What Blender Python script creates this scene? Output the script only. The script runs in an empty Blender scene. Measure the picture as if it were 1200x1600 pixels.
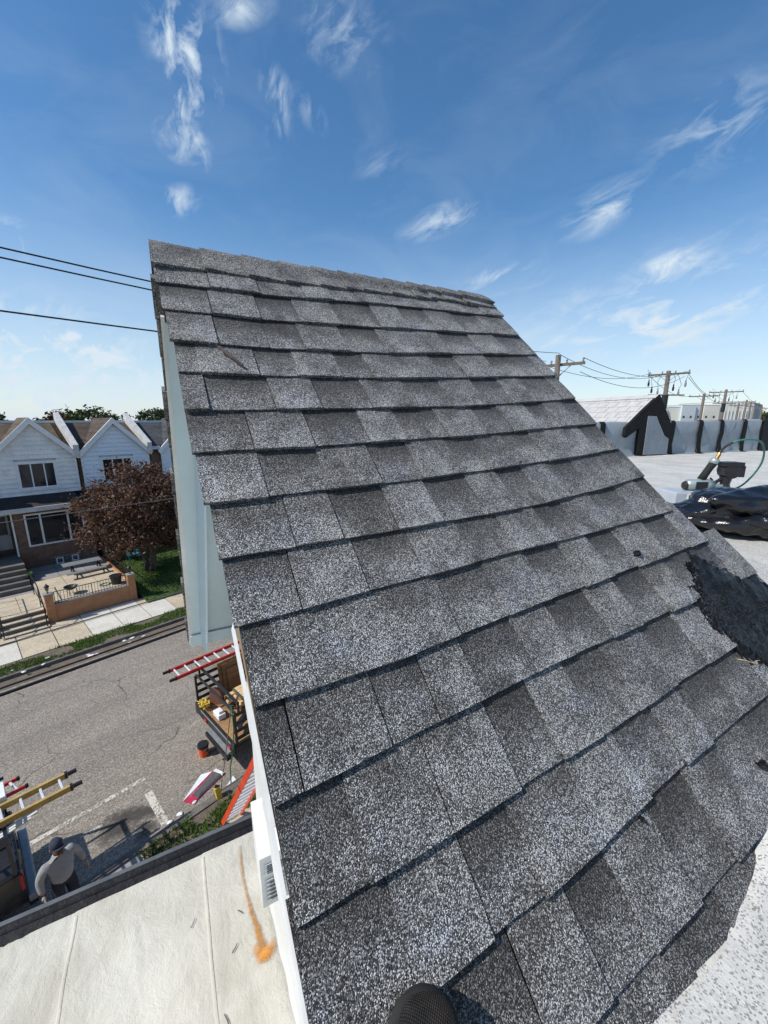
import bpy, math, random
from math import radians as R, sin, cos, pi
from mathutils import Vector, Matrix, noise as NZ

SC = bpy.context.scene
COL = SC.collection
random.seed(7)
EYE = 9.5                                   # height of the viewpoint above the roadway

# ------------------------------------------------------------------ camera, sky, sun, exposure
cam = bpy.data.cameras.new('camera')
cam.sensor_fit = 'VERTICAL'; cam.sensor_height = 36.0
cam.lens = 36.0 * 630.0 / 1600.0
cam.clip_start = 0.05; cam.clip_end = 3000
camo = bpy.data.objects.new('camera', cam); COL.objects.link(camo)
camo.location = (0, 0, EYE)
camo.rotation_euler = (R(90 - 12.7885), 0, 0)
SC.camera = camo

SUN_AZ, SUN_EL = 246.0, 46.0                # where the sun stands: degrees clockwise from +Y, and above the horizon
sun = bpy.data.lights.new('sun', 'SUN'); sun.energy = 4.9; sun.angle = R(0.53); sun.color = (1.0, 0.955, 0.88)
suno = bpy.data.objects.new('sun', sun); COL.objects.link(suno)
_sd = Vector((sin(R(SUN_AZ)) * cos(R(SUN_EL)), cos(R(SUN_AZ)) * cos(R(SUN_EL)), sin(R(SUN_EL))))
suno.rotation_euler = _sd.to_track_quat('Z', 'Y').to_euler()
suno.location = (0, 0, 40)

SC.view_settings.view_transform = 'Standard'; SC.view_settings.look = 'None'
SC.view_settings.gamma = 1.0; SC.view_settings.use_curve_mapping = False
SC.view_settings.exposure = 0.0
SC.cycles.max_bounces = 6; SC.cycles.transparent_max_bounces = 8

def direction(az, el):
    a, e = R(az), R(el)
    return Vector((sin(a) * cos(e), cos(a) * cos(e), sin(e)))

world = bpy.data.worlds.new('World'); SC.world = world
world.use_nodes = True
def build_world():
    nt = world.node_tree; nt.nodes.clear(); N = nt.nodes.new; L = nt.links.new
    out = N('ShaderNodeOutputWorld'); bg = N('ShaderNodeBackground'); bg.inputs['Strength'].default_value = 0.15
    sky = N('ShaderNodeTexSky'); sky.sky_type = 'NISHITA'; sky.sun_disc = False
    sky.sun_elevation = R(SUN_EL); sky.sun_rotation = R(SUN_AZ)
    sky.altitude = 0; sky.air_density = 1.0; sky.dust_density = 0.35; sky.ozone_density = 3.0
    tc = N('ShaderNodeTexCoord')
    def math_(op, a, b=None, clamp=False):
        m = N('ShaderNodeMath'); m.operation = op; m.use_clamp = clamp
        for i, v in enumerate((a, b)):
            if v is None: continue
            if isinstance(v, (int, float)): m.inputs[i].default_value = v
            else: L(v, m.inputs[i])
        return m.outputs[0]
    # wisps: two end directions (azimuth, elevation), half width in radians, strength, run (0 upright streaks, 1 rising to the right)
    wisps = [((-24.5, 36.4), (-21.3, 33.3), .034, .80, 0), ((-21.9, 36.9), (-20.8, 31.0), .034, 1.15, 0), ((-20.6, 32.8), (-24.1, 28.2), .026, 1.15, 0),
             ((-25.1, 27.9), (-20.5, 27.7), .022, 1.1, 1), ((-22.0, 28.5), (-20.9, 26.2), .014, .9, 0), ((-18.9, 36.7), (-12.8, 38.3), .016, .7, 1),
             ((-8.9, 37.4), (-.5, 36.6), .034, .55, 1), ((-8.2, 38.2), (-6.6, 35.4), .018, .7, 0), ((-13.1, 34.2), (-11.9, 31.2), .018, .85, 0),
             ((-13.4, 29.0), (-11.5, 31.5), .014, .6, 0), ((-10.3, 33.0), (-7.3, 30.5), .014, .5, 0), ((-25.9, 22.1), (-22.2, 23.6), .018, 1.1, 1),
             ((2.9, 22.0), (11.5, 23.7), .019, .95, 1), ((10.2, 16.6), (19.3, 16.9), .021, .85, 1), ((21.8, 20.9), (29.3, 23.0), .026, .85, 1),
             ((30.2, 15.3), (35.3, 16.3), .018, .8, 1), ((30.0, 25.6), (40.0, 26.5), .040, .6, 1), ((-3.5, 28.5), (3.5, 26.0), .035, .25, 1),
             ((19.0, 10.0), (46.0, 15.0), .060, .6, 1), ((21.0, 8.4), (37.0, 11.2), .036, .6, 1), ((30.0, 6.6), (44.0, 10.0), .045, .5, 1),
             ((-41.0, 16.3), (-38.0, 17.2), .025, .6, 1), ((-50.0, 7.4), (-28.0, 4.6), .075, 1.0, 1), ((-41.6, 8.6), (-33.0, 6.9), .045, .5, 1), ((-48.0, 3.0), (-27.0, 1.6), .060, .6, 1),
             ((75.0, 20.0), (110.0, 32.0), .15, .7, 1), ((-120.0, 25.0), (-80.0, 38.0), .15, .7, 1), ((150.0, 15.0), (200.0, 30.0), .15, .7, 1)]
    tots = [None, None]
    for a, b, w, s, grp in wisps:
        da, db = direction(*a), direction(*b)
        c = (da + db) / 2; half = (da - db).length / 2
        x = (db - da).normalized(); z = c.normalized(); y = z.cross(x).normalized(); z = x.cross(y)
        mp = N('ShaderNodeMapping'); mp.vector_type = 'TEXTURE'
        mp.inputs['Location'].default_value = c
        mp.inputs['Rotation'].default_value = Matrix((x, y, z)).transposed().to_euler()
        mp.inputs['Scale'].default_value = (half * 1.45, w * 1.7, 0.6)
        L(tc.outputs['Generated'], mp.inputs['Vector'])
        g = N('ShaderNodeTexGradient'); g.gradient_type = 'SPHERICAL'; L(mp.outputs[0], g.inputs[0])
        v = math_('MULTIPLY', g.outputs['Fac'], s * 1.25)
        tots[grp] = v if tots[grp] is None else math_('ADD', tots[grp], v)
    def filaments(p, q, stretch):
        e1 = (direction(*q) - direction(*p)).normalized(); e3 = direction(*p); e2 = e3.cross(e1).normalized(); e3 = e1.cross(e2)
        mp = N('ShaderNodeMapping'); mp.vector_type = 'TEXTURE'; mp.inputs['Rotation'].default_value = Matrix((e1, e2, e3)).transposed().to_euler()
        mp.inputs['Scale'].default_value = (stretch, 1, 1); L(tc.outputs['Generated'], mp.inputs['Vector'])
        n = N('ShaderNodeTexNoise'); n.inputs['Scale'].default_value = 25; n.inputs['Detail'].default_value = 6; n.inputs['Roughness'].default_value = .6; n.inputs['Distortion'].default_value = .55
        L(mp.outputs[0], n.inputs['Vector']); return n.outputs['Fac']
    fa = filaments((-22, 30), (-21.5, 34), 1.9); fb = filaments((10, 19), (20, 22), 2.6)
    def part(t, f): return math_('MULTIPLY', math_('MINIMUM', t, 1.1), math_('ADD', math_('MULTIPLY', math_('SUBTRACT', f, .5), 4.0), .12), True)
    total = math_('ADD', part(tots[0], fa), part(tots[1], fb))
    mp = N('ShaderNodeMapping'); mp.inputs['Rotation'].default_value = (0.1, 0.3, 0.5); mp.inputs['Scale'].default_value = (1.0, 0.8, 2.2); L(tc.outputs['Generated'], mp.inputs['Vector'])
    n2 = N('ShaderNodeTexNoise'); n2.inputs['Scale'].default_value = 4.2; n2.inputs['Detail'].default_value = 7; n2.inputs['Roughness'].default_value = .6; n2.inputs['Distortion'].default_value = .8; L(mp.outputs[0], n2.inputs['Vector'])
    core = math_('MULTIPLY', total, .95, True)
    veil = math_('MULTIPLY', math_('SUBTRACT', n2.outputs['Fac'], 0.44), 0.30, True)      # a thin cirrus veil over the whole sky
    # low haze towards the horizon, all the way round
    sep = N('ShaderNodeSeparateXYZ'); L(tc.outputs['Generated'], sep.inputs[0])
    low = N('ShaderNodeMapRange'); low.inputs['From Min'].default_value = 0.0; low.inputs['From Max'].default_value = 0.42
    low.inputs['To Min'].default_value = 0.62; low.inputs['To Max'].default_value = 0.0; low.interpolation_type = 'SMOOTHSTEP'
    L(sep.outputs['Z'], low.inputs['Value'])
    fac = math_('ADD', math_('ADD', core, veil), low.outputs[0], True)
    hs = N('ShaderNodeHueSaturation'); hs.inputs['Saturation'].default_value = 1.2; hs.inputs['Value'].default_value = 1.0; hs.inputs['Hue'].default_value = .497
    L(sky.outputs[0], hs.inputs['Color'])
    mix = N('ShaderNodeMix'); mix.data_type = 'RGBA'
    L(fac, mix.inputs['Factor']); L(hs.outputs[0], mix.inputs['A']); mix.inputs['B'].default_value = (4.7, 5.45, 6.1, 1)
    L(mix.outputs['Result'], bg.inputs['Color']); L(bg.outputs[0], out.inputs['Surface'])
build_world()

# ------------------------------------------------------------------ frames
# frame 'S': x along the street, y across it to the far houses.  frame 'H': x along our roof ridge, y towards the street.
FR = {'S': R(47.0), 'H': R(28.0)}
def s_of(c, p): return (.9455 * c + .3256 * p, .9455 * p - .3256 * c)   # H -> S
def c_of(s, t): return (.9455 * s - .3256 * t, .9455 * t + .3256 * s)   # S -> H
ORG = {}

def tag(o, label=None, cat=None, group=None, kind=None):
    if label: o['label'] = label
    if cat: o['category'] = cat
    if group: o['group'] = group
    if kind: o['kind'] = kind
    return o

def thing(name, label, cat, base, frame='S', group=None):
    o = bpy.data.objects.new(name, None); COL.objects.link(o)
    o.empty_display_size = 0.2
    rot = FR[frame]; b = Vector(base)
    w = Matrix.Rotation(rot, 3, 'Z') @ b
    o.location = w; o.rotation_euler = (0, 0, rot)
    ORG[o.name] = (b, frame)
    return tag(o, label, cat, group)

def root_of(o):
    while o.parent: o = o.parent
    return o

def kids(o): return [c for c in o.children]
def copy_tree(o, parent=None):
    c = o.copy(); COL.objects.link(c)
    if parent is not None: c.parent = parent
    for ch in kids(o): copy_tree(ch, c)
    return c

class MB:
    def __init__(s): s.v = []; s.f = []; s.uv = None; s.fm = []
    def add(s, vs, fs, m=0):
        b = len(s.v); s.v += [tuple(v) for v in vs]
        for f in fs: s.f.append([b + i for i in f]); s.fm.append(m)
        return s
    def quad(s, a, b, c, d, m=0): return s.add([a, b, c, d], [(0, 1, 2, 3)], m)
    def box(s, x0, x1, y0, y1, z0, z1, m=0):
        vs = [(x, y, z) for x in (x0, x1) for y in (y0, y1) for z in (z0, z1)]
        return s.add(vs, [(0, 1, 3, 2), (4, 6, 7, 5), (0, 4, 5, 1), (2, 3, 7, 6), (0, 2, 6, 4), (1, 5, 7, 3)], m)
    def bar(s, p0, p1, w, h, up=(0, 0, 1), m=0):
        p0, p1 = Vector(p0), Vector(p1); d = (p1 - p0).normalized(); up = Vector(up)
        x = d.cross(up)
        if x.length < 1e-4: x = d.cross(Vector((1, 0, 0)))
        x.normalize(); y = x.cross(d).normalized()
        vs = []
        for p in (p0, p1):
            for i, j in ((-1, -1), (1, -1), (1, 1), (-1, 1)): vs.append(p + x * w / 2 * i + y * h / 2 * j)
        return s.add(vs, [(3, 2, 1, 0), (4, 5, 6, 7), (0, 1, 5, 4), (1, 2, 6, 5), (2, 3, 7, 6), (3, 0, 4, 7)], m)
    def tube(s, pts, r, n=6, m=0, cap=True):
        pts = [Vector(p) for p in pts]; rs = r if isinstance(r, (list, tuple)) else [r] * len(pts)
        vs = []; x = None
        for i, p in enumerate(pts):
            d = (pts[min(i + 1, len(pts) - 1)] - pts[max(i - 1, 0)]).normalized()
            if x is None:
                x = d.cross(Vector((0, 0, 1)))
                if x.length < 1e-3: x = Vector((1, 0, 0))
            else: x = x - d * x.dot(d)
            x.normalize(); y = d.cross(x)
            for k in range(n): vs.append(p + (x * cos(2 * pi * k / n) + y * sin(2 * pi * k / n)) * rs[i])
        fs = []
        for i in range(len(pts) - 1):
            for k in range(n): fs.append((i * n + k, i * n + (k + 1) % n, (i + 1) * n + (k + 1) % n, (i + 1) * n + k))
        if cap: fs.append(tuple(range(n))[::-1]); fs.append(tuple((len(pts) - 1) * n + k for k in range(n)))
        return s.add(vs, fs, m)
    def lathe(s, cx, cy, prof, n=16, m=0):
        vs = [(cx + r * cos(2 * pi * k / n), cy + r * sin(2 * pi * k / n), z) for r, z in prof for k in range(n)]
        fs = [(i * n + k, i * n + (k + 1) % n, (i + 1) * n + (k + 1) % n, (i + 1) * n + k) for i in range(len(prof) - 1) for k in range(n)]
        fs.append(tuple(range(n))[::-1]); fs.append(tuple((len(prof) - 1) * n + k for k in range(n)))
        return s.add(vs, fs, m)
    def prism(s, pts, ext, m=0):                     # closed outline (3d points) pushed along ext
        n = len(pts); e = Vector(ext); vs = [Vector(p) for p in pts] + [Vector(p) + e for p in pts]
        fs = [tuple(range(n))[::-1], tuple(range(n, 2 * n))] + [(i, (i + 1) % n, n + (i + 1) % n, n + i) for i in range(n)]
        return s.add(vs, fs, m)
    def blob(s, c, r, sub=2, jit=0.0, seed=0, m=0, freq=1.5):
        import bmesh
        bm = bmesh.new(); bmesh.ops.create_icosphere(bm, subdivisions=sub, radius=1.0)
        r = (r, r, r) if isinstance(r, (int, float)) else r
        vs = []
        for v in bm.verts:
            k = 1 + jit * NZ.noise(v.co * freq + Vector((seed * 7.3, seed * 3.1, seed)))
            vs.append((c[0] + v.co.x * r[0] * k, c[1] + v.co.y * r[1] * k, c[2] + v.co.z * r[2] * k))
        fs = [tuple(v.index for v in f.verts) for f in bm.faces]; bm.free()
        return s.add(vs, fs, m)
    def build(s, name, mat, parent=None, frame='S', smooth=False, kind=None, label=None, bevel=0.0, base=None):
        if parent is not None: b, frame = ORG[root_of(parent).name]
        else: b = Vector(base) if base else Vector((0, 0, 0))
        me = bpy.data.meshes.new(name)
        me.from_pydata([(v[0] - b.x, v[1] - b.y, v[2] - b.z) for v in s.v], [], s.f)
        mats = mat if isinstance(mat, (list, tuple)) else [mat]
        for m in mats: me.materials.append(m)
        if len(mats) > 1: me.polygons.foreach_set('material_index', s.fm)
        if smooth: me.polygons.foreach_set('use_smooth', [True] * len(me.polygons))
        if s.uv:
            uvl = me.uv_layers.new(name='UVMap')
            for l in me.loops: uvl.data[l.index].uv = s.uv[l.vertex_index]
        me.update(); me.validate()
        o = bpy.data.objects.new(name, me); COL.objects.link(o)
        if parent is not None: o.parent = parent
        else:
            o.location = Matrix.Rotation(FR[frame], 3, 'Z') @ b; o.rotation_euler = (0, 0, FR[frame])
            ORG[o.name] = (b, frame)
        if kind: o['kind'] = kind
        if label: o['label'] = label
        if bevel:
            bv = o.modifiers.new('edge', 'BEVEL'); bv.width = bevel; bv.segments = 2; bv.limit_method = 'ANGLE'
        return o

# ------------------------------------------------------------------ materials
class NT:
    def __init__(s, name):
        s.m = bpy.data.materials.new(name); s.m.use_nodes = True; s.t = s.m.node_tree; s.t.nodes.clear()
        s.out = s.n('ShaderNodeOutputMaterial'); s.b = s.n('ShaderNodeBsdfPrincipled'); s.l(s.b.outputs[0], s.out.inputs['Surface'])
        s.tc = s.n('ShaderNodeTexCoord'); s.co = s.tc.outputs['Object']
    def n(s, k): return s.t.nodes.new(k)
    def l(s, a, b): s.t.links.new(a, b)
    def val(s, sock, v):
        if isinstance(v, (int, float)): sock.default_value = v
        elif isinstance(v, (tuple, list)): sock.default_value = (*v, 1) if len(v) == 3 and sock.type == 'RGBA' else v
        else: s.l(v, sock)
    def math(s, op, a, b=0.0, clamp=False):
        m = s.n('ShaderNodeMath'); m.operation = op; m.use_clamp = clamp; s.val(m.inputs[0], a); s.val(m.inputs[1], b); return m.outputs[0]
    def mapping(s, scale=(1, 1, 1), rot=(0, 0, 0), loc=(0, 0, 0), co=None):
        m = s.n('ShaderNodeMapping'); m.inputs['Scale'].default_value = scale; m.inputs['Rotation'].default_value = rot; m.inputs['Location'].default_value = loc
        s.l(co or s.co, m.inputs['Vector']); return m.outputs[0]
    def noise(s, scale, detail=4, rough=0.55, dist=0.0, co=None, out='Fac'):
        n = s.n('ShaderNodeTexNoise'); n.inputs['Scale'].default_value = scale; n.inputs['Detail'].default_value = detail
        n.inputs['Roughness'].default_value = rough; n.inputs['Distortion'].default_value = dist; s.l(co or s.co, n.inputs['Vector']); return n.outputs[out]
    def voro(s, scale, feature='F1', co=None, out='Distance', rand=1.0):
        n = s.n('ShaderNodeTexVoronoi'); n.feature = feature; n.inputs['Scale'].default_value = scale; n.inputs['Randomness'].default_value = rand
        s.l(co or s.co, n.inputs['Vector']); return n.outputs[out]
    def ramp(s, fac, stops, interp='LINEAR'):
        r = s.n('ShaderNodeValToRGB'); r.color_ramp.interpolation = interp; e = r.color_ramp.elements
        while len(e) > 1: e.remove(e[0])
        e[0].position = stops[0][0]; c = stops[0][1]; e[0].color = (*c, 1) if isinstance(c, tuple) else (c, c, c, 1)
        for p, c in stops[1:]:
            x = e.new(p); x.color = (*c, 1) if isinstance(c, tuple) else (c, c, c, 1)
        s.val(r.inputs[0], fac); return r.outputs[0]
    def mix(s, fac, a, b, mode='MIX'):
        m = s.n('ShaderNodeMix'); m.data_type = 'RGBA'; m.blend_type = mode; s.val(m.inputs['Factor'], fac); s.val(m.inputs['A'], a); s.val(m.inputs['B'], b); return m.outputs['Result']
    def bump(s, h, strength=0.5, dist=0.01, normal=None):
        b = s.n('ShaderNodeBump'); b.inputs['Strength'].default_value = strength; b.inputs['Distance'].default_value = dist; s.l(h, b.inputs['Height'])
        if normal: s.l(normal, b.inputs['Normal'])
        s.l(b.outputs[0], s.b.inputs['Normal']); return b.outputs[0]
    def set(s, color=None, rough=None, metal=None, spec=None, alpha=None):
        if color is not None: s.val(s.b.inputs['Base Color'], color)
        if rough is not None: s.val(s.b.inputs['Roughness'], rough)
        if metal is not None: s.val(s.b.inputs['Metallic'], metal)
        if spec is not None: s.val(s.b.inputs['Specular IOR Level'], spec)
        if alpha is not None: s.val(s.b.inputs['Alpha'], alpha)
        return s.m

def M(name, c1, c2=None, scale=4.0, rough=0.75, bump=0.0, bscale=30.0, metal=0.0, spec=0.4, fine=0.12, stretch=(1, 1, 1), lo=.35, hi=.68):
    t = NT(name); co = t.mapping(stretch)
    c2 = c2 or tuple(x * 0.72 for x in c1)
    f = t.ramp(t.noise(scale, 6, 0.6, 0.3, co), [(lo, 0.0), (hi, 1.0)])
    col = t.mix(f, c1, c2)
    fn = t.noise(scale * 11, 3, 0.6, 0, co)
    col = t.mix(fine, col, t.mix(1.0, col, t.ramp(fn, [(.3, .25), (.7, 1.6)]), 'MULTIPLY'))
    if bump: t.bump(t.noise(bscale, 5, 0.6, 0, co), bump, 0.02)
    return t.set(col, rough, metal, spec)

def mat_shingle(name, tint=(1, 1, 1), gain=1.0):
    t = NT(name)
    oi = t.n('ShaderNodeObjectInfo'); sp = t.n('ShaderNodeSeparateColor'); t.l(oi.outputs['Color'], sp.inputs[0])
    uv = t.n('ShaderNodeSeparateXYZ'); t.l(t.tc.outputs['UV'], uv.inputs[0])
    tone, band = sp.outputs[0], sp.outputs[1]
    g1 = t.n('ShaderNodeTexVoronoi'); g1.inputs['Scale'].default_value = 580; t.l(t.co, g1.inputs['Vector'])
    sc = t.n('ShaderNodeSeparateColor'); t.l(g1.outputs['Color'], sc.inputs[0])
    # mineral granules: black, slate, mid grey and a few pale ones; the blend shifts from patch to patch
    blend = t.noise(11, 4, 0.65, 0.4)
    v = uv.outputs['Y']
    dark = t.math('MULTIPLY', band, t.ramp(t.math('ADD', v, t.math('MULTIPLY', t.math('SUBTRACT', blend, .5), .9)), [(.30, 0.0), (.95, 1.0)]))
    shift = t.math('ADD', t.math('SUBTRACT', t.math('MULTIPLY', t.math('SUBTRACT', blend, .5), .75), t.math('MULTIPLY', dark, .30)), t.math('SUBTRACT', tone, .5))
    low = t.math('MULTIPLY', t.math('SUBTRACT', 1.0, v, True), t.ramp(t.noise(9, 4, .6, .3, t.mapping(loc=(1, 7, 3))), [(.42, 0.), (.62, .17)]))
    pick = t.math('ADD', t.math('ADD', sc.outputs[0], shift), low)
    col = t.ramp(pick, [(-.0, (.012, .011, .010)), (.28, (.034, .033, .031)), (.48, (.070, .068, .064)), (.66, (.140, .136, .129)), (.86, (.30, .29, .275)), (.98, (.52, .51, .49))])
    bl = t.ramp(t.noise(7, 3, .6, .2), [(.55, 0.0), (.72, 1.0)])
    col = t.mix(t.math('MULTIPLY', bl, .65), col, t.mix(1.0, col, (1.10, 1.16, 1.32), 'MULTIPLY'))
    br = t.ramp(t.noise(3.1, 3, .6, .2, t.mapping(loc=(4, 2, 1))), [(.52, 0.0), (.75, 1.0)])
    col = t.mix(t.math('MULTIPLY', br, .5), col, t.mix(1.0, col, (1.06, 1.03, .92), 'MULTIPLY'))
    col = t.mix(1.0, col, tuple(x * gain for x in tint), 'MULTIPLY')
    h = t.math('ADD', t.math('MULTIPLY', g1.outputs['Distance'], -1.0), t.math('MULTIPLY', sc.outputs[1], .6))
    t.bump(h, .85, .0025)
    rg = t.ramp(sc.outputs[2], [(0, .55), (1, .95)])
    return t.set(col, rg, 0, .45)

def mat_asphalt():
    t = NT('road_asphalt')
    base = t.mix(t.ramp(t.noise(.45, 5, .6, .4, t.mapping((.4, 1.4, 1))), [(.3, 0.), (.7, 1.)]), (.30, .262, .218), (.215, .188, .158))
    sp = t.voro(42, out='Color'); sx = t.n('ShaderNodeSeparateColor'); t.l(sp, sx.inputs[0])
    base = t.mix(.75, base, t.mix(1.0, base, t.ramp(sx.outputs[0], [(0, .45), (.6, .95), (1., 1.75)]), 'MULTIPLY'))
    streak = t.ramp(t.noise(1.6, 5, .65, .3, t.mapping((.12, 1.6, 1))), [(.45, 0.), (.75, 1.)])
    base = t.mix(t.math('MULTIPLY', streak, .35), base, (.12, .11, .105))
    # cracks
    wn = t.n('ShaderNodeTexNoise'); wn.inputs['Scale'].default_value = 1.3; wn.inputs['Detail'].default_value = 6; t.l(t.co, wn.inputs['Vector'])
    ad = t.n('ShaderNodeMix'); ad.data_type = 'VECTOR'; ad.inputs['Factor'].default_value = .42; t.l(t.co, ad.inputs['A']); t.l(wn.outputs['Color'], ad.inputs['B'])
    cr = t.voro(.62, 'DISTANCE_TO_EDGE', ad.outputs['Result'])
    line = t.ramp(cr, [(0.0, 1.0), (.012, .0)])
    msk = t.ramp(t.noise(.35, 3, .6), [(.46, 0.), (.6, 1.)])
    cr2 = t.voro(2.6, 'DISTANCE_TO_EDGE', ad.outputs['Result'])
    line2 = t.math('MULTIPLY', t.ramp(cr2, [(0.0, 1.0), (.018, .0)]), t.ramp(t.noise(.6, 3, .6, 0, t.mapping(loc=(5, 3, 0))), [(.58, 0.), (.68, .8)]))
    ln = t.math('ADD', t.math('MULTIPLY', line, msk), line2, True)
    base = t.mix(t.math('MULTIPLY', ln, .8), base, (.035, .032, .03))
    oil = t.ramp(t.noise(1.1, 5, .65, .5, t.mapping(loc=(3, 9, 0))), [(.64, 0.), (.76, 1.)])
    base = t.mix(t.math('MULTIPLY', oil, .55), base, (.07, .063, .058))
    t.bump(t.math('SUBTRACT', sx.outputs[0], t.math('MULTIPLY', ln, 2.)), .35, .01)
    return t.set(base, .9, 0, .3)

def mat_brick(name, c1, c2, mortar, sx=.21, sz=.072, var=.6):
    t = NT(name)
    s = t.n('ShaderNodeSeparateXYZ'); t.l(t.co, s.inputs[0]); cb = t.n('ShaderNodeCombineXYZ')
    t.l(t.math('ADD', s.outputs[0], s.outputs[1]), cb.inputs[0]); t.l(s.outputs[2], cb.inputs[1])
    b = t.n('ShaderNodeTexBrick'); b.inputs['Scale'].default_value = 1.0
    b.inputs['Brick Width'].default_value = sx; b.inputs['Row Height'].default_value = sz; b.inputs['Mortar Size'].default_value = .008
    b.inputs['Color1'].default_value = (*c1, 1); b.inputs['Color2'].default_value = (*c2, 1); b.inputs['Mortar'].default_value = (*mortar, 1)
    t.l(cb.outputs[0], b.inputs['Vector'])
    col = t.mix(var, b.outputs['Color'], t.mix(1.0, b.outputs['Color'], t.ramp(t.noise(2.2, 5, .65, .4), [(.3, .45), (.72, 1.4)]), 'MULTIPLY'))
    t.bump(b.outputs['Fac'], -.6, .01)
    return t.set(col, .88, 0, .3)

def mat_leaf(name, cs, trans=.25):
    t = NT(name); g = t.n('ShaderNodeNewGeometry')
    col = t.ramp(g.outputs['Random Per Island'], [(i / max(1, len(cs) - 1), c) for i, c in enumerate(cs)])
    col = t.mix(.55, col, t.mix(1.0, col, t.ramp(t.noise(.9, 4, .6), [(.3, .4), (.7, 1.6)]), 'MULTIPLY'))
    t.set(col, .6, 0, .3)
    tr = t.n('ShaderNodeBsdfTranslucent'); t.l(col, tr.inputs['Color']); mx = t.n('ShaderNodeMixShader'); mx.inputs[0].default_value = trans
    t.l(t.b.outputs[0], mx.inputs[1]); t.l(tr.outputs[0], mx.inputs[2]); t.l(mx.outputs[0], t.out.inputs['Surface'])
    return t.m

def mat_coat(name, c1, c2, grit, wr=.5):
    """roof coating: patchy white paint, wrinkles, fine dark grit"""
    t = NT(name)
    f = t.ramp(t.noise(1.5, 6, .62, .5), [(.32, 0.), (.7, 1.)])
    col = t.mix(f, c1, c2)
    st = t.ramp(t.noise(2.4, 6, .7, .8, t.mapping((2.2, .5, 1))), [(.52, 0.), (.8, 1.)])
    col = t.mix(t.math('MULTIPLY', st, .5), col, tuple(x * .55 for x in c2))
    st2 = t.ramp(t.noise(.9, 5, .7, 1.2, t.mapping(loc=(2, 5, 0))), [(.5, 0.), (.62, .6), (.66, .15), (.8, .5)])
    col = t.mix(t.math('MULTIPLY', st2, .4), col, (.36, .31, .22))
    gr = t.voro(330, out='Color'); sx = t.n('ShaderNodeSeparateColor'); t.l(gr, sx.inputs[0])
    wear = t.ramp(t.noise(3.2, 6, .7, .3), [(.36, 0.), (.72, 1.)])
    g = t.ramp(t.math('ADD', sx.outputs[0], t.math('MULTIPLY', t.math('SUBTRACT', wear, .5), .30)), [(.60, 0.), (.80, 1.)])
    col = t.mix(t.math('MULTIPLY', g, grit), col, (.05, .048, .045))
    spk = t.ramp(t.voro(38, out='Distance'), [(.05, 1.), (.11, 0.)])
    spm = t.ramp(t.noise(2.0, 2, .5), [(.5, 0.), (.62, 1.)])
    col = t.mix(t.math('MULTIPLY', t.math('MULTIPLY', spk, spm), .55 if grit < .5 else .0), col, (.07, .06, .05))
    h = t.math('ADD', t.math('MULTIPLY', t.noise(7, 6, .7, .4, t.mapping((1.1, .8, 1))), wr), t.math('MULTIPLY', sx.outputs[1], .06 * grit + .02))
    t.bump(h, .6, .03)
    return t.set(col, .75, 0, .35)

def mat_tar():
    t = NT('wet_roof_tar')
    n1 = t.noise(34, 6, .7, .9, t.mapping((.30, 1, 1), (0, 0, .55)))
    spk = t.voro(300, out='Color'); sx = t.n('ShaderNodeSeparateColor'); t.l(spk, sx.inputs[0])
    gr = t.ramp(t.math('ADD', sx.outputs[0], t.math('MULTIPLY', t.math('SUBTRACT', t.noise(8, 5, .65, .6, t.mapping((.5, 1, 1), (0, 0, .55))), .5), 1.5)), [(.78, 0.), (.98, 1.)])
    col = t.mix(t.math('MULTIPLY', gr, .30), (.0035, .0035, .0045), (.13, .13, .135))
    t.bump(t.math('ADD', n1, t.math('MULTIPLY', sx.outputs[1], .06)), .8, .012)
    return t.set(col, t.ramp(t.noise(9, 4, .6), [(.38, .25), (.6, .6)]), 0, .22)

def mat_glass(name, c=(.018, .022, .028)):
    t = NT(name)
    col = t.mix(t.ramp(t.noise(.9, 3, .6, 1.0, t.mapping((3, 3, .5))), [(.45, 0.), (.62, 1.)]), c, tuple(x * 1.8 + .006 for x in c))
    return t.set(col, .05, 0, .35, .72)

def mat_paint_worn(name, c, scale=14):
    t = NT(name)
    a = t.ramp(t.math('ADD', t.noise(scale, 6, .75), t.math('MULTIPLY', t.math('SUBTRACT', t.noise(1.7, 3, .6), .5), .55)), [(.42, 0.), (.53, 1.)])
    return t.set(t.mix(t.noise(30, 3), c, tuple(x * .8 for x in c)), .85, 0, .3, a)

def mat_stain(name, c1, c2, scale=18):
    """a stain with soft ragged edges: UV x runs across, fading at both sides"""
    t = NT(name)
    uv = t.n('ShaderNodeSeparateXYZ'); t.l(t.tc.outputs['UV'], uv.inputs[0])
    edge = t.math('SUBTRACT', 1.0, t.math('ABSOLUTE', t.math('SUBTRACT', t.math('MULTIPLY', uv.outputs[0], 2.0), 1.0)))
    a = t.math('MULTIPLY', t.ramp(t.math('ADD', edge, t.math('MULTIPLY', t.math('SUBTRACT', t.noise(scale, 6, .7), .5), 1.5)), [(.25, 0.), (.8, 1.)]), uv.outputs[1])
    return t.set(t.mix(t.ramp(t.noise(scale * 1.4, 5, .6), [(.35, 0.), (.65, 1.)]), c1, c2), .85, 0, .2, a)

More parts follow.
